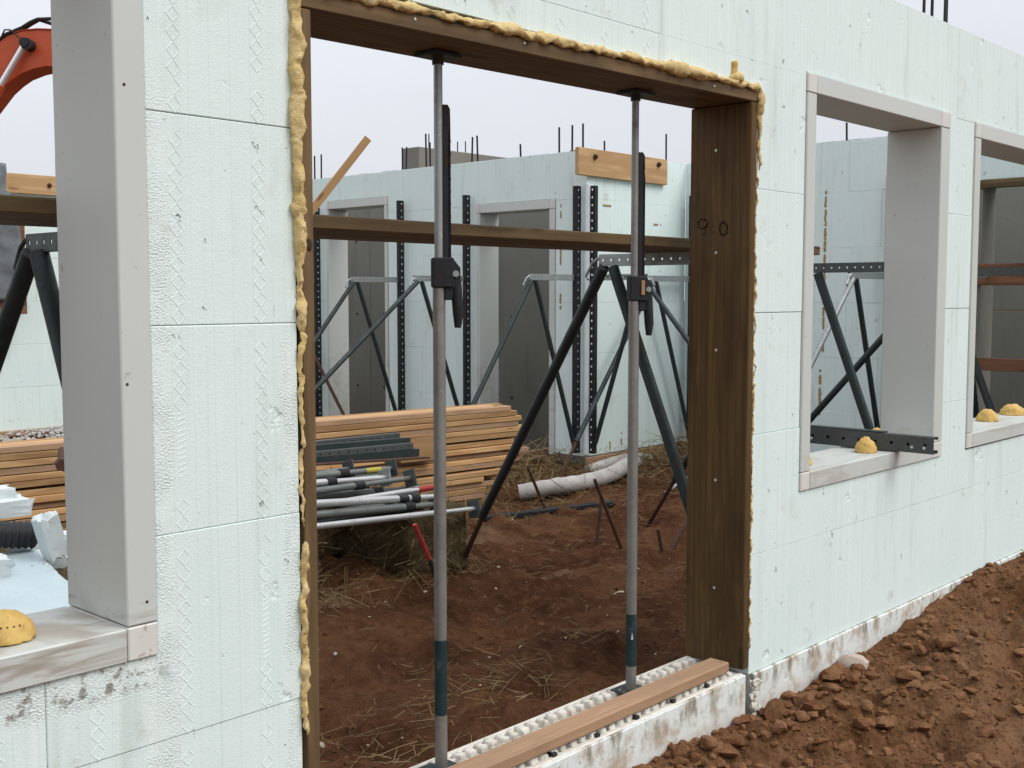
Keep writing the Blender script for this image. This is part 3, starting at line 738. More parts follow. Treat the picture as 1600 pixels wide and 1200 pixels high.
# ------------------------------------------------------------------ door sill: two foam edges with interlocking knobs
sl = empty('foam_sill', (1.86, .125, .01), 'knobbed white foam door sill, dirty with red soil', 'sill')
part_box('concrete_core', (1.845, .125, -.09), (2.04, .12, .21), MSO, sl, None, .002)
part_box('rear_rim', (1.845, .2385, -.08), (2.04, .028, .222), MSIL, sl, None, .004)
def knobs(name, y0, y1, zb, zt, par):
    x = .875; i = 0
    while x < 2.845:
        bm = bmesh.new()
        sx, sy, sz = .031*R.uniform(.8,1.1), (y1-y0-.002)*R.uniform(.85,1.05), zt-zb
        vs = bmesh.ops.create_cube(bm, size=1)['verts']
        bmesh.ops.subdivide_edges(bm, edges=bm.edges[:], cuts=2, use_grid_fill=True)
        for v in bm.verts:
            v.co = Vector((v.co.x*sx*(1-.18*(v.co.z+.5)), v.co.y*sy*(1-.12*(v.co.z+.5)), v.co.z*sz))
            q = v.co + Vector((x*3, y0*7, 0)); v.co += Vector((fbm(q, 45), fbm(q+Vector((4,4,4)), 45), fbm(q+Vector((9,1,3)), 45)))*.013
        o = obj(name, bm, MSIL, par, True); o.location = local(par, (x+R.uniform(-.003,.003), (y0+y1)/2, (zb+zt)/2+R.uniform(-.004,.002)))
        x += .0485; i += 1
part_box('front_rim', (1.845, .012, -.03), (2.04, .022, .088), MSIL, sl, None, .004)
part_box('front_bed', (1.845, .046, -.09), (2.04, .044, .19), MSIL, sl, None, .003)
part_box('rear_bed', (1.845, .205, -.08), (2.04, .036, .19), MSIL, sl, None, .003)
knobs('knob', .018, .068, .003, .028, sl); knobs('knob', .182, .226, .010, .040, sl)
for i in range(9):
    x = .93+i*.2135
    bm = bmesh.new(); add_box(bm, (0,0,0), (.022, .014, .03), None, .002); add_box(bm, (0,.014,.0), (.008, .02, .028), None, .001)
    o = obj('web_end', bm, MBL, sl); o.location = local(sl, (x, .016, .010))
    bm = bmesh.new()
tb = board('timber_batten', (.9, .053, .0555), (2.784, .053, .0555), .084, .038, MLD, None, (0,0,1), .004); setp(tb, 'soil stained two by four lying along the door sill in front of the props', 'timber')

# ------------------------------------------------------------------ shoring props
def prop(x, y, zb, zt, zj, zr, handle, label, paint, second=False):
    e = empty('shoring_prop', (x, y, zb), label, 'prop', 'steel props in the doorway')
    zj1 = zj
    P = lambda dx, dy, z: Vector((x+dx, y+dy, z))
    part_tube('outer_tube', [P(0,0,zb+.004), P(0,0,zj1-.04)], .0185, MPO, e, 18)
    part_tube('inner_tube', [P(0,0,zj1-.06), P(0,0,zt-.010)], .0125, MPO if second else MGV, e, 16)
    part_tube('paint_band', [P(0,0,paint[0]), P(0,0,paint[1])], .0189, MTE, e, 18)
    part_box('base_plate', P(0,0,zb+.003), (.11,.10,.006), MBS, e)
    part_box('top_plate', P(0,0,zt-.005), (.105,.09,.010), MBS, e)
    part_tube('top_collar', [P(0,0,zt-.030), P(0,0,zt-.012)], .017, MBS, e, 14)
    dirx = Vector((.80, -.60, 0)).normalized()     # rack faces sideways
    lat = Vector((.60, .80, 0)).normalized()
    # toothed rack
    z0, z1 = zj-.05, zr; pitch = .0088; n = int((z1-.075-z0)/pitch)
    prof = [(.012, z0)]
    for i in range(n): prof += [(.035, z0+i*pitch+.001), (.0265, z0+i*pitch+pitch*.85)]
    prof += [(.030, z1-.07), (.034, z1-.055), (.033, z1-.012), (.026, z1), (.012, z1)]
    bm = bmesh.new(); A = []; B = []
    for d, z in prof:
        A.append(bm.verts.new(local(e, P(0,0,z)+dirx*d+lat*.007))); B.append(bm.verts.new(local(e, P(0,0,z)+dirx*d-lat*.007)))
    m = len(prof)
    for i in range(m): bm.faces.new((A[i], A[(i+1)%m], B[(i+1)%m], B[i]))
    # caps as strips towards the back edge
    for V_, flip in ((A, False), (B, True)):
        f = bm.faces.new(V_ if not flip else V_[::-1])
    bmesh.ops.triangulate(bm, faces=[f for f in bm.faces if len(f.verts) > 4])
    obj('rack', bm, MBK, e)
    f3 = Matrix((dirx, lat, Vector((0,0,1)))).transposed()
    # jack housing
    bm = bmesh.new(); add_box(bm, local(e, P(0,0,zj-.002)+dirx*.010), (.062, .048, .086), f3, .004)
    add_box(bm, local(e, P(0,0,zj-.055)+dirx*.026), (.024, .034, .05), f3, .003)
    vs = [bm.verts.new(local(e, P(0,0,zj+a)+dirx*b+lat*c)) for c in (.016,-.016) for a, b in ((.042,.036),(.012,.060),(-.030,.060),(-.050,.036))]
    bm.faces.new(vs[:4]); bm.faces.new(vs[4:][::-1])
    for i in range(4): bm.faces.new((vs[i], vs[4+i], vs[4+(i+1)%4], vs[(i+1)%4]))
    bmesh.ops.recalc_face_normals(bm, faces=bm.faces)
    jk = obj('jack_housing', bm, MBK, e)
    bm = bmesh.new(); c = P(0,0,zj-.005)+dirx*.046
    add_tube(bm, [local(e, c-lat*.024), local(e, c+lat*.024)], .010, 6); obj('pivot_bolt', bm, MGV, jk)
    # lever handle
    pts = [P(0,0,zj-.010)+dirx*.046, P(0,0,zj-.045)+dirx*.050, P(0,0,zj-handle*.75)+dirx*.055, P(0,0,zj-handle)+dirx*.054]
    bm = bmesh.new()
    add_tube(bm, [local(e, p) for p in pts], .012, 10, True, [.016,.017,.016,.010])
    for v in bm.verts: pass
    o = obj('lever_handle', bm, MBK, e); smooth_sides(o.data)
    if second:
        part_box('wooden_wedge', P(0,0,zj)+dirx*.024-lat*.026, (.012,.008,.05), MLU, e, f3)
        bm = bmesh.new(); d = Vector((-.7,-.72,0)).normalized(); l2 = Vector((0,0,1)).cross(d)
        q = P(0,0,zb+.19)+d*.0196
        bm.faces.new([bm.verts.new(local(e, p)) for p in (q-l2*.004, q+l2*.004, q+Vector((0,0,.026)))]); obj('triangle_mark', bm, MWH, e)
    return e
prop(1.4405, .160, .037, 2.1165, 1.503, 1.975, .160, 'left steel shoring prop in the doorway, black rack and teal painted foot', (.205,.43))
prop(2.372, .160, .037, 2.128, 1.462, 1.925, .165, 'right steel shoring prop in the doorway, wooden wedge in its jack', (.128,.315), True)

# ------------------------------------------------------------------ perforated channels and wall braces
def channel(name, a, b, face, w_, d_, mat, parent, hole=.05, hs=.012, flange=True, holes=True, out=None):
    """punched C channel from a to b, its web facing 'face'"""
    a, b = Vector(a), Vector(b); L = (b-a).length; X = (b-a).normalized(); Z = Vector(face); Z = (Z - X*Z.dot(X)).normalized(); Y = Z.cross(X)
    bm = bmesh.new()
    def q(*pts): bm.faces.new([bm.verts.new(local(parent, a + X*p[0] + Y*p[1] + Z*p[2])) for p in pts])
    hw = w_/2; h2 = hs/2
    sides = (-1, 1) if out is None else ((1,) if Y.dot(out) > 0 else (-1,))
    if holes:
        q((0,-hw,0),(L,-hw,0),(L,-h2,0),(0,-h2,0)); q((0,h2,0),(L,h2,0),(L,hw,0),(0,hw,0))
        n = int(L/hole); x0 = 0
        for i in range(n):
            c = (i+.5)*L/n
            q((x0,-h2,0),(c-h2,-h2,0),(c-h2,h2,0),(x0,h2,0)); x0 = c+h2
        q((x0,-h2,0),(L,-h2,0),(L,h2,0),(x0,h2,0))
    else: q((0,-hw,0),(L,-hw,0),(L,hw,0),(0,hw,0))
    if flange:
        for s in sides:
            q((0,s*hw,0),(L,s*hw,0),(L,s*hw,-d_),(0,s*hw,-d_)); q((0,s*hw,-d_),(L,s*hw,-d_),(L,s*(hw-.012),-d_),(0,s*(hw-.012),-d_))
    o = obj(name, bm, mat, parent)
    md = o.modifiers.new('thickness', 'SOLIDIFY'); md.thickness = .003; md.offset = 0
    return o
def brace(label, base, n, arm, zarm=1.59, ztop=2.39, outer=None, outer_z=None, lw=.0215, inner=True, sb=True, mats=(MBK, MGV, MBS), inner_mat=None, outer_mat=None, armw=.05, splay=0, hook=True):
    base = Vector(base); N = Vector(n).normalized(); lat = Vector((0,0,1)).cross(N)
    e = empty('wall_brace', base, label, 'brace', 'wall braces and their legs')
    if sb:
        sl_ = lat if lat.dot(Vector((-.75,-.66,0))) > 0 else -lat
        channel('strongback', base + N*.046 + sl_*.024 + Vector((0,0,.03)), base + N*.046 + sl_*.024 + Vector((0,0,ztop)), sl_, .062, .040, mats[0], e, .066, .016, out=N)
    tip = base + N*(arm+.05) + Vector((0,0,zarm)); root = base + N*.06 + Vector((0,0,zarm))
    channel('arm', root, tip, lat, armw, .03, mats[1], e, .045, .010)
    ap = base + N*arm + Vector((0,0,zarm-.03))
    if inner: part_tube('inner_leg', [ap - N*.03, base + N*.075 + Vector((0,0,.12))], lw, inner_mat or mats[2], e, 10)
    if outer:
        ft = Vector(outer); d = (ft-ap)
        part_tube('outer_leg', [ap + N*.02, ap + d*.80], lw, outer_mat or mats[2], e, 10)
        o = part_tube('leg_foot', [ap + d*.78, ft - Vector((0,0,.05))], lw*.62, MRU, e, 8)
    if hook:
        k = tip
        part_tube('hook', [k + Vector((0,0,.01)), k + N*.035 + Vector((0,0,-.01)), k + N*.075 + Vector((0,0,-.07)), k + N*.06 + Vector((0,0,-.085))], .007, MGV if mats[1] is MGV else mats[2], e, 6)
    return e
brace('brace on the far wall left of the taller doorway frame', (7.1, 7.97, 0), (-1,0,0), .61, outer=(5.0, 7.97, -.12))
brace('brace on the far wall just right of the taller doorway frame', (7.1, 6.60, 0), (-1,0,0), .64, outer=(4.97, 6.60, -.14))
brace('brace on the far wall left of the doorway nearest the corner', (7.1, 5.653, 0), (-1,0,0), .66, outer=(4.19, 5.652, -.16))
brace('brace on the far wall between the corner and its doorway', (7.1, 4.281, 0), (-1,0,0), .62, outer=(5.25, 4.281, -.16))
brace('brace on the short return wall beside the wing corner', (7.14, 4.2, 0), (0,-1,0), .58, outer=(7.12, 2.05, -.15))
brace('brace on the recessed wall whose strongback stands beside the right door jamb', (8.62, 4.09, 0), (-1,0,0), .66, outer=(6.38, 3.95, -.15))
brace('inner wall brace with a punched galvanised leg, seen through the second window', (8.1, 1.86, 0), (-1,0,0), .63, outer=(6.0, 2.0, -.15), outer_mat=MGV)
brace('inner wall brace whose leg crosses low behind the second window', (8.1, 1.05, 0), (-1,0,0), .63, outer=(6.15, 1.12, -.15), sb=False)
DK = (MBK, MST, MBS)
brace('dark scaffold brace behind the left window', (.665, .25, 0), (0,1,0), .78, 1.587, 2.35, outer=(.60, 2.35, -.14), lw=.028, mats=DK)
brace('dark scaffold brace beyond the right prop, its long leg reaching the soil', (3.235, .25, 0), (0,1,0), .70, 1.592, 2.35, outer=(3.90, 2.573, -.15), lw=.025, mats=(MBK, MGV, MBS))
brace('dark scaffold brace just behind the second window', (5.04, .25, 0), (0,1,0), .66, 1.587, 2.35, outer=(5.74, 2.534, -.15), lw=.025, mats=DK)
brace('dark scaffold brace behind the rightmost window', (6.78, .25, 0), (0,1,0), .66, 1.587, 2.35, outer=(6.9, 2.5, -.15), lw=.025, mats=DK)
# punched bar across the concrete
pb_ = empty('punched_bar', (8.08, .65, 1.60), 'punched steel bar between two reddish boards in the rightmost window', 'steel bar'); channel('bar', (8.08,.12,1.602), (8.08,1.18,1.602), (-1,0,0), .040, .02, MST, pb_, .08, .014)
# leaning rusty pole by the far wall
o = part_tube('leaning_pole', [(6.96, 7.98, .86), (6.93, 7.25, .0)], .018, MRU, None, 8); setp(o, 'rusty pole leaning low across the taller doorway', 'pole')

# scaffold planks on the front braces
for yy, lab in ((.478, 'near scaffold plank resting on the dark braces inside the wall'), (.716, 'outer scaffold plank lying beside the near one on the braces')):
    o = board('scaffold_plank', (-2.4, yy, 1.642), (4.082, yy, 1.642), .234, .040, MPL, None, (0,0,1), .004); setp(o, lab, 'plank')
# board leaning over the wing wall
o = board('leaning_board', (5.084, 4.762, 2.655), (4.55, 5.09, 1.85), .04, .06, MLU); setp(o, 'thin pale stick poking up at an angle above the far wall', 'stick')
board_support = None

# steel channel lying on the sill of the second window
rc = empty('steel_channel', (4.1, .1, .76), 'dark punched steel channel laid across the sill of the second window', 'steel channel')
ra, rb = Vector((4.085, .50, .776)), Vector((4.118, -.185, .772))
channel('web', ra, rb, (-1,-.03,0), .072, .052, MST, rc, .075, .013)
dv = (rb-ra).normalized(); fr_ = frame(dv)
part_box('back_plate', (ra+rb)/2+Vector((.03,0,0)), (.66,.004,.062), MBK, rc, fr_)
part_box('upper_strip', (ra+rb)/2+Vector((.028,.10,.041)), (.42,.05,.008), MBS, rc, fr_)
for q in (.06, .16, .86, .94):
    p = ra.lerp(rb, q); part_tube('rivet', [p+Vector((.004,0,-.012)), p+Vector((-.005,0,-.012))], .007, MNA, rc, 8)

# ------------------------------------------------------------------ foam domes on the sills
def dome(x, y, z, r, hgt, label, seed):
    bm = bmesh.new(); vs = bmesh.ops.create_icosphere(bm, subdivisions=4, radius=1)['verts']
    for v in vs:
        c = v.co.copy(); d = 1 + .22*fbm(c+Vector((seed,0,0)), 1.6) + .20*fbm(c+Vector((seed,3,0)), 4)
        v.co = Vector((c.x*r*d, c.y*r*d*.92, max(-.003, c.z*hgt*d*1.0)))
    # small pit row
    o = obj('foam_dome', bm, MSD, None, True); o.location = (x, y, z); setp(o, label, 'foam dome', 'yellow foam domes on the window sills')
    for i in range(5 if seed == 1 else 0):
        a = math.radians(215+i*16); bmx = bmesh.new(); p = Vector((math.cos(a)*r*.86, math.sin(a)*r*.78, hgt*.55))
        bmesh.ops.create_icosphere(bmx, subdivisions=1, radius=.0022, matrix=Matrix.Translation(p)); obj('pit', bmx, MRU, o)
    return o
zs_ = .7345
dome(.150, .095, zs_, .052, .058, 'large yellow foam dome on the near left sill', 1)
dome(4.02, .085, .735, .050, .062, 'yellow foam dome in front of the steel channel on the second sill', 2)
dome(3.475, .115, .735, .050, .070, 'yellow foam dome half hidden behind the left frame of the second window', 3)
dome(4.57-.15, .255-.03, .735, .050, .060, 'yellow foam dome showing just above the back of the steel channel', 4) if False else dome(4.40, .215, .735, .045, .062, 'yellow foam dome showing just above the back of the steel channel', 4)
dome(5.645, .15, .741, .062, .062, 'left one of the two foam domes on the rightmost sill', 5)
dome(6.09, .17, .741, .072, .060, 'right one of the two foam domes on the rightmost sill', 6)

# ------------------------------------------------------------------ lumber stack
ld = Vector((1, -.117, 0)).normalized(); ln = Vector((.117, 1, 0)).normalized()
g_l = 'boards in the long lumber stack'
labs = ['', 'fresh sawn board in the middle row of the lumber stack', 'fresh sawn board at the back row of the lumber stack']
ORD = ['topmost','second','third','fourth','fifth','sixth','seventh','eighth','ninth','tenth','eleventh','twelfth','thirteenth','fourteenth','fifteenth','sixteenth','seventeenth']
z = -.145
for li in range(17):
    hb = .0385
    for row in range(3):
        xe = (5.60 if li < 6 else 5.87) + R.uniform(-.24 if (li < 6 and row == 0) else -.11, .06) - (0.12 if li == 16 else 0)
        if li in (6, 7) and row == 0: xe = 5.74
        end = Vector((5.9, 3.86, 0)) + ld*(xe-5.9) + ln*(row*.094 + R.uniform(-.014,.014) + (0 if li >= 6 else -.04))
        st = end - ld*4.88
        tilt = R.uniform(-.0012, .0012)
        a = st + Vector((0,0,z+hb/2+tilt)); b = end + Vector((0,0,z+hb/2-tilt))
        o = board('lumber_board', a, b, .089, .0375, MLU if R.random() < .8 else MLD); setp(o, labs[row] if row else ORD[16-li] + ' board from the top in the front row of the lumber stack', 'lumber board', g_l)
    z += .0398 + R.uniform(0, .0025) + (.012 if li in (5, 10) else 0)
o = board('wide_board', Vector((4.62, 3.90, .33)), Vector((4.62, 3.90, .33))+ld*.32, .03, .19, MLU); setp(o, 'short wide board standing on edge against the lumber stack', 'board')
for x in (1.9, 3.6, 5.2):
    c = Vector((5.9,3.96,0)) + ld*(x-5.9); o = board('stack_bearer', c-ln*.25+Vector((0,0,-.19)), c+ln*.35+Vector((0,0,-.19)), .09, .089, MLD); setp(o, {1.9:'left', 3.6:'middle', 5.2:'right'}[x] + ' one of three rough timber bearers under the lumber stack', 'timber', 'bearers under the lumber stack')

# steel channels on the pile
CH = [((3.408,3.30,.542),(4.087,3.30,.534),.030),((3.346,3.22,.530),(4.105,3.22,.505),.036),((3.315,3.16,.500),(4.075,3.16,.480),.034),((3.329,3.15,.465),(4.117,3.15,.434),.045),((3.3,3.3,.49),(4.03,3.3,.470),.04),((3.3,3.36,.44),(4.09,3.36,.425),.04)]
for i, (a, b, h_) in enumerate(CH):
    a, b = Vector(a), Vector(b); a = b + (a-b).normalized()*1.55
    e = empty('steel_channel', (a+b)/2, ['topmost steel channel on the pile, shortest of the stack','second steel channel from the top of the pile','third steel channel from the top, punched along its side','lowest and longest steel channel, just above the red bar','steel channel hidden at the back of the pile, upper one','steel channel hidden at the back of the pile, lower one'][i], 'steel channel', 'steel channels on the pile')
    channel('web', a, b, (0,-1,.02), h_, .05, MST if i % 2 == 0 else MBS, e, .07, .010, True, i % 2 == 0)
    bm = bmesh.new(); f = frame(b-a); add_box(bm, local(e, b - (b-a).normalized()*.02 + Vector((0,.025,0))), (.04,.045,h_*.8), f, .003); obj('end_block', bm, MRU if i in (0, 3) else MBK, e)
o = board('red_flat_bar', (2.6, 3.10, .494), (4.145, 3.10, .405), .05, .012, MRU); setp(o, 'thin rust red flat bar lying under the steel channels', 'steel bar')

# prop poles on the pile
PO = [('1',(3.097,2.90,.427),(3.662,2.90,.408),.0165,MPG,'yellow'),('2',(3.004,2.78,.412),(3.507,2.78,.383),.0165,MPA,None),('3',(2.927,2.68,.389),(3.611,2.68,.379),.015,MPG,None),
      ('4',(2.957,2.72,.352),(3.719,2.72,.304),.016,MPG,None),('5',(3.188,2.60,.325),(3.799,2.60,.321),.0135,MPA,'red'),('6',(2.803,2.52,.357),(3.701,2.52,.280),.0165,MPA,'collar'),
      ('7',(2.786,2.50,.303),(3.639,2.50,.244),.0175,MPG,None),('8',(2.737,2.42,.262),(3.875,2.42,.197),.0135,MPA,None),('9',(3.174,3.0,.419),(3.419,3.0,.42),.016,MPG,None),
      ('10',(2.9,3.05,.35),(3.75,3.05,.34),.018,MPG,None),('11',(2.9,3.15,.35),(3.85,3.15,.34),.018,MPG,None),('12',(2.9,3.28,.36),(3.8,3.28,.35),.018,MPG,None),('13',(2.9,2.85,.30),(3.75,2.85,.27),.018,MPG,None),('14',(2.9,2.72,.245),(3.7,2.70,.235),.018,MPG,None),('15',(2.9,2.57,.235),(3.6,2.57,.225),.016,MBS,None),('16',(2.9,3.25,.31),(3.8,3.25,.30),.018,MPG,None)]
pl_lab = {'1':'grey prop pole with a yellow painted band near its plate','5':'thin white prop pole with a red painted band','6':'bright prop pole with a black collar in the middle of the pile','8':'lowest prop pole along the front edge of the straw bales','2':'white prop pole with a rusty collar on the upper pile','3':'prop pole with a dark collar and plate in the pile','7':'dull grey prop pole just above the lowest one'}
for nm, a, b, r_, m, extra in PO:
    a, b = Vector(a), Vector(b); d = (b-a).normalized(); a = b - d*1.35
    hid = nm not in pl_lab
    e = empty('prop_pole', (a+b)/2, pl_lab.get(nm, 'dull grey prop pole buried in the pile'), 'prop pole', 'prop poles piled on the straw bales')
    part_tube('tube', [a, b], r_, m, e, 12)
    c = b - d*(.30 + .1*math.sin(float(nm)*7)); part_tube('sleeve', [a, c], r_*1.28, m, e, 12)
    if nm not in ('5','8'): part_tube('collar', [c - d*.03, c + d*.03], r_*1.7, MBK, e, 12)
    if nm in '1 2 3 8 9 7'.split():
        part_box('end_plate', b, (.008, .10, .10), MGV if nm in ('2',) else MST, e, frame(d, (0, .3, 1)))
    if extra == 'yellow': part_tube('yellow_band', [b-d*.20, b-d*.09], r_*1.03, MYEL, e, 12)
    if extra == 'red': part_tube('red_band', [b-d*.20, b-d*.08], r_*1.12, MRED, e, 12)
    if extra == 'collar': part_tube('black_sleeve', [b-d*.33, b-d*.26], r_*1.4, MBL, e, 12)

# ------------------------------------------------------------------ straw
def straw_mesh(name, pieces, mat, parent=None, label=None):
    """pieces: list of (point, direction, length, width, bend)"""
    V = []; F = []
    for p, d, L, w_, bend in pieces:
        d = d.normalized(); s = d.cross(Vector((R.uniform(-1,1), R.uniform(-1,1), R.uniform(-1,1)))).normalized(); b = d.cross(s)
        base = len(V)
        for t in (0, .5, 1):
            c = p + d*(L*t) + b*(bend*L*(t*t)) ; V += [c - s*w_/2, c + s*w_/2 + b*w_*.3]
        F += [(base, base+1, base+3, base+2), (base+2, base+3, base+5, base+4)]
    me = bpy.data.meshes.new(name); me.from_pydata([tuple(v) for v in V], [], F); me.update()
    o = link(name, me, mat, parent); o['kind'] = 'stuff'
    if label: o['label'] = label
    return o
def rdir(up=.3):
    a = R.uniform(0, 2*PI); return Vector((math.cos(a), math.sin(a), R.gauss(0, up)))
def bale(c, s, rot, label):
    e = empty('straw_bale', c, label, 'straw bale', None, rot)
    bm = bmesh.new(); bmesh.ops.create_cube(bm, size=1); bmesh.ops.subdivide_edges(bm, edges=bm.edges[:], cuts=12, use_grid_fill=True)
    for v in bm.verts:
        q = Vector((v.co.x*s[0], v.co.y*s[1], (v.co.z+.5)*s[2]))
        k = Vector((abs(v.co.x)*2, abs(v.co.y)*2, abs(v.co.z)*2)); rd = 1 - .06*max(0, sum(x > .85 for x in k)-1)
        q.x *= rd; q.y *= rd
        q += Vector((fbm(q*1, 9), fbm(q+Vector((3,3,3)), 9), fbm(q+Vector((7,1,2)), 9)))*.06
        v.co = q
    obj('core', bm, MBALE, e, True)
    pc = []
    for _ in range(900):
        f = R.randrange(5); u, w_ = R.uniform(-.5,.5), R.uniform(-.5,.5)
        if f == 0: p = Vector((u*s[0], w_*s[1], s[2]))
        elif f in (1, 2): p = Vector((u*s[0], (-.5 if f == 1 else .5)*s[1], (w_+.5)*s[2]))
        else: p = Vector(((-.5 if f == 3 else .5)*s[0], u*s[1], (w_+.5)*s[2]))
        n = Vector((p.x/s[0], p.y/s[1], (p.z/s[2]-.5)))
        d = Vector((R.gauss(0,1), R.gauss(0,1), R.gauss(-.3,.8))) + n*.8
        pc.append((p - n*.02, d, R.uniform(.05,.17), R.uniform(.002,.0045), R.uniform(-.3,.3)))
    straw_mesh('straw_cover', pc, MSTR, e)
    for yy in (-.16, .16):
        part_tube('twine', [e.matrix_basis @ Vector((x*s[0]*.505, yy*s[1]*2*.6, z_*s[2])) for x, z_ in ((-.5*1,.02), (-.5,.5), (-.5,1.01), (0,1.02), (.5,1.01), (.5,.5), (.5,.02))], .003, MSD, e, 5)
    return e
bale((3.72, 2.95, -.17), (.46, .92, .37), -.1, 'straw bale under the right end of the prop poles')
bale((2.55, 2.92, -.17), (.46, .95, .37), .1, 'straw bale just beyond the left door jamb')
bale((1.55, 3.0, -.17), (.46, .95, .37), .05, 'straw bale under the foam scraps behind the left window')
bale((2.10, 3.5, -.17), (.9, .46, .37), .05, 'straw bale at the back of the pile')
bale((3.35, 3.45, -.17), (.9, .40, .42), -.1, 'straw bale under the steel channels')

pc = []
def scatter(cx, cy, sx, sy, n, up=.25, l0=.05, l1=.2, hz=.0, w0=.0016, w1=.0034, heap=0):
    for _ in range(n):
        x, y = R.gauss(cx, sx), R.gauss(cy, sy)
        if y < .27: continue
        if x > 7.0 and y > 4.12: continue
        k = math.exp(-((x-cx)/sx)**2 - ((y-cy)/sy)**2)
        pc.append((Vector((x, y, gz(x, y) + R.uniform(.0, .02) + R.uniform(0, heap)*k)), rdir(up), R.uniform(l0, l1), R.uniform(w0, w1), R.uniform(-.25,.25)))
scatter(1.95, .95, .22, .20, 150, .10); scatter(2.45, .80, .22, .12, 130, .10); scatter(1.55, 1.5, .3, .3, 60, .1); scatter(1.75, .62, .25, .1, 70, .3)
scatter(2.62, 2.35, .22, .14, 240, .5, .08, .25, heap=.14); scatter(3.65, 2.42, .3, .1, 200, .5, .08, .22, heap=.06)
scatter(5.9, 3.4, .8, .35, 800, .3, .06, .25); scatter(6.5, 4.3, .35, .3, 700, .6, .1, .28, heap=.30, w0=.003, w1=.005); scatter(8.0, 3.75, .45, .18, 800, .5, .1, .28, heap=.34, w0=.003, w1=.005)
scatter(6.7, 5.0, .25, .6, 400, .6, .1, .28, heap=.25, w0=.003, w1=.005); scatter(7.6, 4.0, .4, .12, 300, .5, .1, .25, heap=.15)
scatter(4.8, 2.2, .9, .7, 420, .06, .03, .10); scatter(3.0, 1.3, .9, .5, 200, .05, .03, .09); scatter(4.2, 1.2, .7, .5, 140, .05, .03, .09); scatter(6.3, 2.4, .6, .8, 250, .15)
straw_mesh('loose_straw', pc, MSTR, None, 'loose dry straw strewn over the trampled red soil inside the walls')

# ------------------------------------------------------------------ soil clods
def rocks(name, spec, mat, label, seed):
    rr = np.random.RandomState(seed)
    bm = bmesh.new(); bmesh.ops.create_icosphere(bm, subdivisions=2, radius=1)
    base = np.array([v.co[:] for v in bm.verts]); tri = np.array([[v.index for v in f.verts] for f in bm.faces]); bm.free()
    bm = bmesh.new(); bmesh.ops.create_icosphere(bm, subdivisions=1, radius=1)
    base1 = np.array([v.co[:] for v in bm.verts]); tri1 = np.array([[v.index for v in f.verts] for f in bm.faces]); bm.free()
    VV = []; FF = []; n = 0
    for x, y, z, r_ in spec:
        b, t = (base, tri) if r_ > .012 else (base1, tri1)
        k = rr.randn(6, 3)*1.1; ph = rr.rand(6)*6
        d = np.ones(len(b))
        for q in range(6): d += .11*np.sin(b @ k[q]*2.0*(1+q*.35) + ph[q])
        # planar chips
        for q in range(6):
            nn = rr.randn(3); nn /= np.linalg.norm(nn); lim = rr.uniform(.42, .85); h_ = (b*d[:,None]) @ nn
            d = np.where(h_ > lim, d*lim/np.maximum(h_, 1e-3), d)
        v = b*d[:,None]*np.array([rr.uniform(.8,1.35), rr.uniform(.8,1.25), rr.uniform(.55,.9)])*r_
        a = rr.rand()*6.28; c_, s_ = math.cos(a), math.sin(a); v = v @ np.array([[c_,s_,0],[-s_,c_,0],[0,0,1]])
        VV.append(v + np.array([x, y, z])); FF.append(t + n); n += len(b)
    VV = np.concatenate(VV); FF = np.concatenate(FF)
    me = bpy.data.meshes.new(name); me.vertices.add(len(VV)); me.vertices.foreach_set('co', VV.ravel())
    me.loops.add(FF.size); me.loops.foreach_set('vertex_index', FF.ravel().astype(np.int32))
    me.polygons.add(len(FF)); me.polygons.foreach_set('loop_start', np.arange(0, FF.size, 3)); me.polygons.foreach_set('loop_total', np.full(len(FF), 3))
    me.update(calc_edges=True); smooth_sides(me, .45)
    o = link(name, me, mat)
    if label: o['kind'] = 'stuff'; o['label'] = label
    return o
def clodspec(n, xr, yr, rmin, rmax, seed, power=2.6, dens=None):
    rr = np.random.RandomState(seed); out = []
    while len(out) < n:
        x, y = rr.uniform(*xr), rr.uniform(*yr)
        if dens and rr.rand() > dens(x, y): continue
        r_ = rmin + (rmax-rmin)*rr.rand()**power
        out.append((x, y, r_))
    z = ground_z(np.array([o[0] for o in out]), np.array([o[1] for o in out]))
    return [(x, y, zz + r_*.18, r_) for (x, y, r_), zz in zip(out, z)]
dn = lambda x, y: (math.exp(-(y/.55)**2)*.9+.1)*(1 if x < 3.8 else .55)
sp_ = clodspec(2300, (1.2, 4.2), (-1.5, -.02), .005, .036, 3, 3.4, dn) + clodspec(1800, (3.2, 8.2), (-2.2, -.02), .005, .028, 4, 4.0, lambda x, y: .35+.65*math.exp(-(y/.5)**2)) + clodspec(9000, (1.6, 6.), (-1.5, -.01), .0025, .008, 5, 1.5)
rocks('soil_lumps', sp_, MCL, 'loose lumps of red soil heaped along the outside of the foam footing', 8)
si_ = clodspec(900, (1.0, 8.0), (.3, 4.2), .005, .02, 13, 3.) + clodspec(1500, (1.0, 5.0), (.3, 3.2), .003, .008, 14, 2.)
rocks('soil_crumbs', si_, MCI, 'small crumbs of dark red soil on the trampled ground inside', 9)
ss_ = clodspec(90, (1.2, 6.5), (.3, 3.6), .005, .014, 15, 2.)
rocks('pale_pebbles', ss_, MSTN, 'pale pebbles scattered on the trampled soil inside', 10)
big = [(2.35,-.07,.045),(2.48,-.085,.055),(2.20,-.10,.052),(2.06,-.085,.06),(1.90,-.06,.05),(2.62,-.10,.046),(2.95,-.075,.075),(3.16,-.11,.07),(3.02,-.20,.05),(2.75,-.22,.055),(3.42,-.075,.06),(2.5,-.3,.05),(3.62,-.30,.075),(3.2,-.4,.05),(2.1,-.22,.045),(4.0,-.32,.07),(2.86,-.42,.05)]
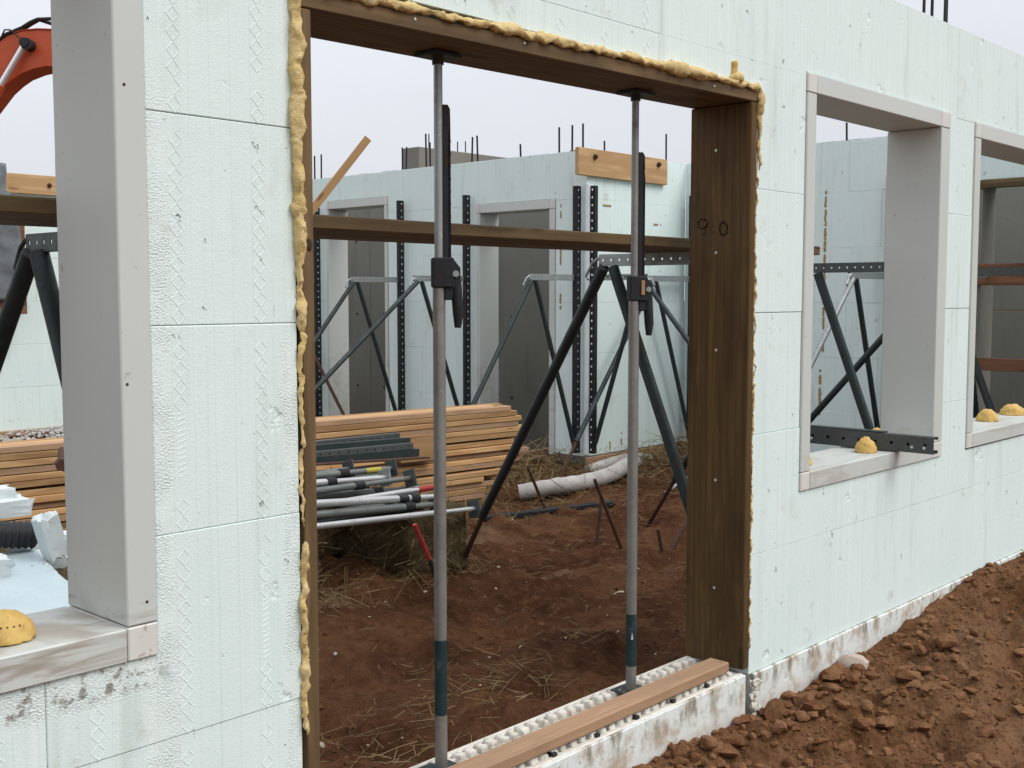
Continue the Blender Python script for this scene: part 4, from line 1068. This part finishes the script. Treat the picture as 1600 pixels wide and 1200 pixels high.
for i, (x, y, r_) in enumerate(big):
    z = gz(x, y); o = rocks('soil_clod', [(0, 0, 0, r_*.85)], MCL, None, 100+i); o.location = (x, y, z+r_*.3)
    setp(o, 'fist sized lump of red soil lying against the foam footing', 'soil lump', 'big lumps of red soil by the footing')
for (x, y, r_, lab) in ((3.95,1.40,.045,'pale flat stone on the soil left of the right prop'), (3.62,-.07,.05,'pinkish pale stone against the foam footing')):
    o = rocks('stone', [(0,0,0,r_)], MSTN, None, 55+int(x*10)); o.location = (x, y, gz(x,y)+r_*.3); setp(o, lab, 'stone')

# ------------------------------------------------------------------ stakes and pipes inside
def stake(a, b, r_, m, label, group=None):
    o = part_tube('ground_stake', [a, b], r_, m, None, 8); setp(o, label, 'stake', group); return o
stake((4.979,2.165,-.22), (4.674,2.165,.303), .011, MRU, 'rusty stake leaning left, crossing another near the right prop')
stake((4.854,2.30,-.22), (4.917,2.30,.131), .011, MRU, 'short upright rusty stake crossed by a leaning one')
stake((5.05,1.908,-.22), (4.987,1.908,-.02), .011, MRU, 'short rusty stake right of the right prop')
stake((5.821,3.564,-.22), (5.612,3.564,.14), .012, MRU, 'rusty stake beside the white drain pipe')
stake((5.08,1.90,-.2), (5.30,1.894,-.0), .02, MRU, 'thick rusty stub by the dark right door jamb')
e = empty('ground_stake', (3.289,2.096,-.15), 'leaning stake painted red at its top, in front of the straw bale', 'stake')
part_tube('shaft', [(3.31,2.096,-.2), (3.215,2.096,.06)], .010, MBK, e, 8); part_tube('red_top', [(3.215,2.096,.06), (3.11,2.096,.262)], .0115, MRED, e, 8)
def pipe(name, pts, r_, m, label, seg=14, wob=.0):
    P = []
    pts = [Vector(p) for p in pts]
    for i in range(len(pts)-1):
        p0, p1, p2, p3 = pts[max(i-1,0)], pts[i], pts[i+1], pts[min(i+2,len(pts)-1)]
        for k in range(10):
            t = k/10; P.append(.5*((2*p1)+(p2-p0)*t+(2*p0-5*p1+4*p2-p3)*t*t+(3*p1-p0-3*p2+p3)*t**3))
    P.append(pts[-1])
    o = part_tube(name, P, r_, m, None, seg, [r_*(1+wob*mnoise.noise(Vector((i*.4,1,2)))) for i in range(len(P))]); o.data.shade_smooth(); setp(o, label, 'pipe'); return o
pipe('drain_pipe', [(6.02,4.02,-.17),(6.22,3.82,-.12),(6.45,3.70,-.10),(6.85,3.72,-.08),(7.3,3.86,-.05),(7.62,4.0,-.12)], .068, MPI, 'dirty white drain pipe curving along the foot of the far walls', 16, .09)
pipe('drain_pipe', [(6.95,4.06,-.10),(7.25,4.04,-.06),(7.6,4.06,-.05),(7.9,4.09,-.10)], .05, MPI, 'second pale drain pipe lying against the return wall base', 14, .08)
pipe('cable', [(6.6,3.0,-.13),(6.9,3.05,-.08),(7.2,3.15,-.08),(7.7,3.2,-.1)], .012, MPI, 'thin white hose on the soil beside the recessed wall', 8)
o = board('dark_plank', (4.9,3.35,-.13), (6.1,3.12,-.15), .07, .03, MBK); setp(o, 'dark steel bar lying on the soil at the end of the lumber stack', 'steel bar')

# gravel by the rear wall
rr = np.random.RandomState(77)
gs = []
for _ in range(4200):
    x, y = rr.uniform(2.5, 7.0), 9.75-abs(rr.randn())*.6
    zz = .05*math.exp(-((9.8-y)/.7)**2)
    gs.append((x, y, gz(x, y)+zz+.005, .010+.016*rr.rand()**2))
rocks('gravel', gs, MGR, 'grey gravel strip at the foot of the rear wall', 12)

# ------------------------------------------------------------------ scraps behind the left window
def scrap(name, c, s, rot, m, label, seed, cat='foam scrap'):
    bm = bmesh.new(); bmesh.ops.create_cube(bm, size=1); bmesh.ops.subdivide_edges(bm, edges=bm.edges[:], cuts=4, use_grid_fill=True)
    for v in bm.verts:
        e_ = abs(v.co.x) > .49
        v.co = Vector((v.co.x*s[0], v.co.y*s[1], v.co.z*s[2]))
        q = v.co + Vector((seed, 0, 0)); k = .03 if e_ else .006
        v.co += Vector((fbm(q, 22), fbm(q+Vector((1,5,2)), 22)*.3, fbm(q+Vector((4,2,8)), 22)*.3))*k*2
    o = obj(name, bm, m); o.location = c; o.rotation_euler = rot; setp(o, label, cat, 'white foam scraps heaped behind the left window' if cat == 'foam scrap' else None); return o
scrap('foam_scrap', (1.24, 3.15, .515), (.5,.10,.055), (.05,0,-.05), MWH, 'topmost white foam scrap, cut off by the left photo edge', 1)
scrap('foam_scrap', (1.26, 3.08, .455), (.56,.12,.075), (.05,0,-.03), MWH, 'long white foam scrap just above the black corrugated pipe', 2)
scrap('foam_scrap', (1.475, 2.70, .365), (.20,.07,.09), (.2, 1.25, .35), MWH, 'white foam scrap standing up at the mouth of the corrugated pipe', 3)
scrap('foam_scrap', (1.62, 3.0, .285), (.40,.12,.06), (0,.06,-.1), MWH, 'white foam scrap lying right of the upright one', 4)
scrap('foam_scrap', (1.58, 2.85, .225), (.34,.14,.05), (.1,.1,-.25), MWH, 'low white foam scrap under the pipe mouth', 5)
scrap('foam_scrap', (1.13, 2.62, .29), (.22,.12,.11), (.1,.15,.1), MWH, 'torn white foam scrap below the corrugated pipe at the left', 6)
o = scrap('foam_sheet', (.97, 2.545, .232), (.9,.9,.03), (.07,.01,-.19), MSH, 'pale blue foam sheet lying flat behind the left sill', 7, 'foam sheet')
# black corrugated pipe
bm = bmesh.new(); a, b = Vector((.72,2.98,.46)), Vector((1.49,2.88,.345)); n = 120
add_tube(bm, [a.lerp(b, i/n) for i in range(n+1)], .05, 22, False, [.058+.006*math.sin(i*1.45) for i in range(n+1)])
o = obj('corrugated_pipe', bm, MBL, None, True); md = o.modifiers.new('wall', 'SOLIDIFY'); md.thickness = .005; setp(o, 'black corrugated drain pipe with its open end towards the left window', 'pipe')
# bolt head of a brace in front of the lumber
e = empty('coupler', (1.93, 3.55, .55), 'dark wing nut coupler in front of the lumber, left window', 'coupler')
part_tube('nut', [(1.93,3.50,.555), (1.96,3.58,.555)], .035, MRU, e, 6); part_tube('stud', [(1.95,3.56,.555), (2.05,3.75,.60)], .02, MRU, e, 8)

# grey tarp over a plywood panel in front of the rear wall
pp = empty('plywood_panel', (4.1, 9.62, 1.25), 'brown plywood panel leaning behind the grey tarp, left window', 'panel')
part_box('sheet', (4.07, 9.66, 1.72), (.98,.02,.96), MRD, pp); part_box('edge_batten', (4.535, 9.63, 1.72), (.06,.04,.96), MRD, pp)
part_box('foot_batten', (4.07, 9.63, 1.27), (.86,.04,.06), MRD, pp)
bm = bmesh.new(); nu, nv = 26, 44; G = []
for j in range(nv+1):
    row = []
    for i in range(nu+1):
        u = i/nu; t = j/nv; x = 3.55+.93*u; z = 2.76-1.42*t - .06*u*math.sin(t*5)
        if t < .16 and u > .8: x = min(x, 4.345)
        y = 9.50 - .05*math.sin(u*11+t*3) - .05*fbm((u*3, t*4, 1), 1.3) + .08*abs(t-.2)
        row.append(bm.verts.new((x + .05*fbm((t*5, u, 3), 1.), y, z)))
    G.append(row)
for j in range(nv):
    for i in range(nu): bm.faces.new((G[j][i], G[j][i+1], G[j+1][i+1], G[j+1][i]))
o = obj('grey_tarp', bm, MTA, None, True); md = o.modifiers.new('cloth', 'SOLIDIFY'); md.thickness = .006; setp(o, 'crumpled grey tarp hung from the top of the rear wall', 'tarp')

# ------------------------------------------------------------------ excavator beyond the rear wall
ex = empty('excavator', (6.0, 23.5, -.25), 'orange excavator with its arched boom raised beyond the rear wall', 'excavator')
U = rgt.copy(); PXM = 22/1804.5
org = Vector((9.385, 19.725, 6.127))     # boom pin for the lift cylinder
def E(px, py, d=0): return org + U*((px-45)*PXM) + Vector((0,0,1))*(-(py-75)*PXM) + Vector((fwv.x, fwv.y, 0)).normalized()*d
def plate(name, pts, th, mat, par, d0=0):
    bm = bmesh.new(); A = [bm.verts.new(local(par, E(x, y, d0))) for x, y in pts]; B = [bm.verts.new(local(par, E(x, y, d0+th))) for x, y in pts]; m = len(pts)
    bm.faces.new(A); bm.faces.new(B[::-1])
    for i in range(m): bm.faces.new((A[i], B[i], B[(i+1)%m], A[(i+1)%m]))
    bmesh.ops.recalc_face_normals(bm, faces=bm.faces)
    bmesh.ops.bevel(bm, geom=[e for e in bm.edges if e.calc_face_angle(0) > 1.2], offset=.02, segments=1, affect='EDGES')
    return obj(name, bm, mat, par)
top = [(-260,372),(-190,270),(-120,180),(-60,112),(-30,84),(0,62),(15,54),(35,48),(60,46),(88,47),(140,52),(230,68),(330,92)]
bot = [(335,118),(230,106),(140,104),(90,104),(70,104),(51,108),(30,116),(15,126),(0,139),(-25,170),(-60,218),(-120,300),(-200,392),(-250,412)]
boom = plate('boom', top+bot, .62, MOR, ex, 0)
plate('boom_rib', [(88,45.5),(60,44.5),(35,46.5),(15,52),(0,60),(0,62.5),(15,54.5),(35,49),(60,47),(88,48)], .66, MOR, boom, -.02)
plate('stick', [(318,85),(345,92),(372,250),(350,420),(330,420),(322,250)], .5, MOR, ex, .06)
plate('bucket', [(318,415),(372,420),(384,470),(360,520),(315,528),(322,470)], 1.1, MBK, ex, -.2)
part_tube('boom_pin', [E(45,70,-.25), E(45,70,.2)], .085, MBL, ex, 16); part_tube('boom_pin_cap', [E(48,72,-.22), E(48,72,.0)], .11, MBL, ex, 16)
part_tube('cylinder_rod', [E(44,72,-.16), E(2,138,-.16)], .058, MCH, ex, 14)
part_tube('cylinder_body', [E(4,134,-.16), E(-2,146,-.16), E(-150,372,-.16)], .095, MOR, ex, 16)
for k, (py, o_) in enumerate(((29,0),(31,.1))):
    part_tube('hose', [E(-40,92,o_), E(10,54,o_), E(35,44,o_), E(48,36,o_), E(60,31-k,o_), E(88,30+9*k,o_), E(130,40,o_), E(230,62,o_)], .035, MBL, ex, 8)
part_tube('hose', [E(5,58,-.05), E(10,48,-.05), E(18,48,-.05), E(26,54,-.05), E(40,66,-.2)], .016, MBL, ex, 6)
bm = bmesh.new(); add_box(bm, local(ex, E(-390,440,.6)), (3.0,2.4,1.5), Matrix((U, Vector((0,0,1)).cross(U), Vector((0,0,1)))).transposed(), .12); obj('house', bm, MOR, ex)
bm = bmesh.new(); add_box(bm, local(ex, E(-300,380,-.2)), (1.5,1.0,1.7), Matrix((U, Vector((0,0,1)).cross(U), Vector((0,0,1)))).transposed(), .10); cb = obj('cab', bm, MOR, ex)
bm = bmesh.new(); add_box(bm, local(cb, E(-300,362,-.69)), (1.2,.06,.9), Matrix((U, Vector((0,0,1)).cross(U), Vector((0,0,1)))).transposed(), .02); obj('cab_window', bm, MGL, cb)
for d in (-.6, 1.7):
    plate('track', [(-520,590),(-540,560),(-525,525),(-260,525),(-240,560),(-265,590)], .55, MBL, ex, d)
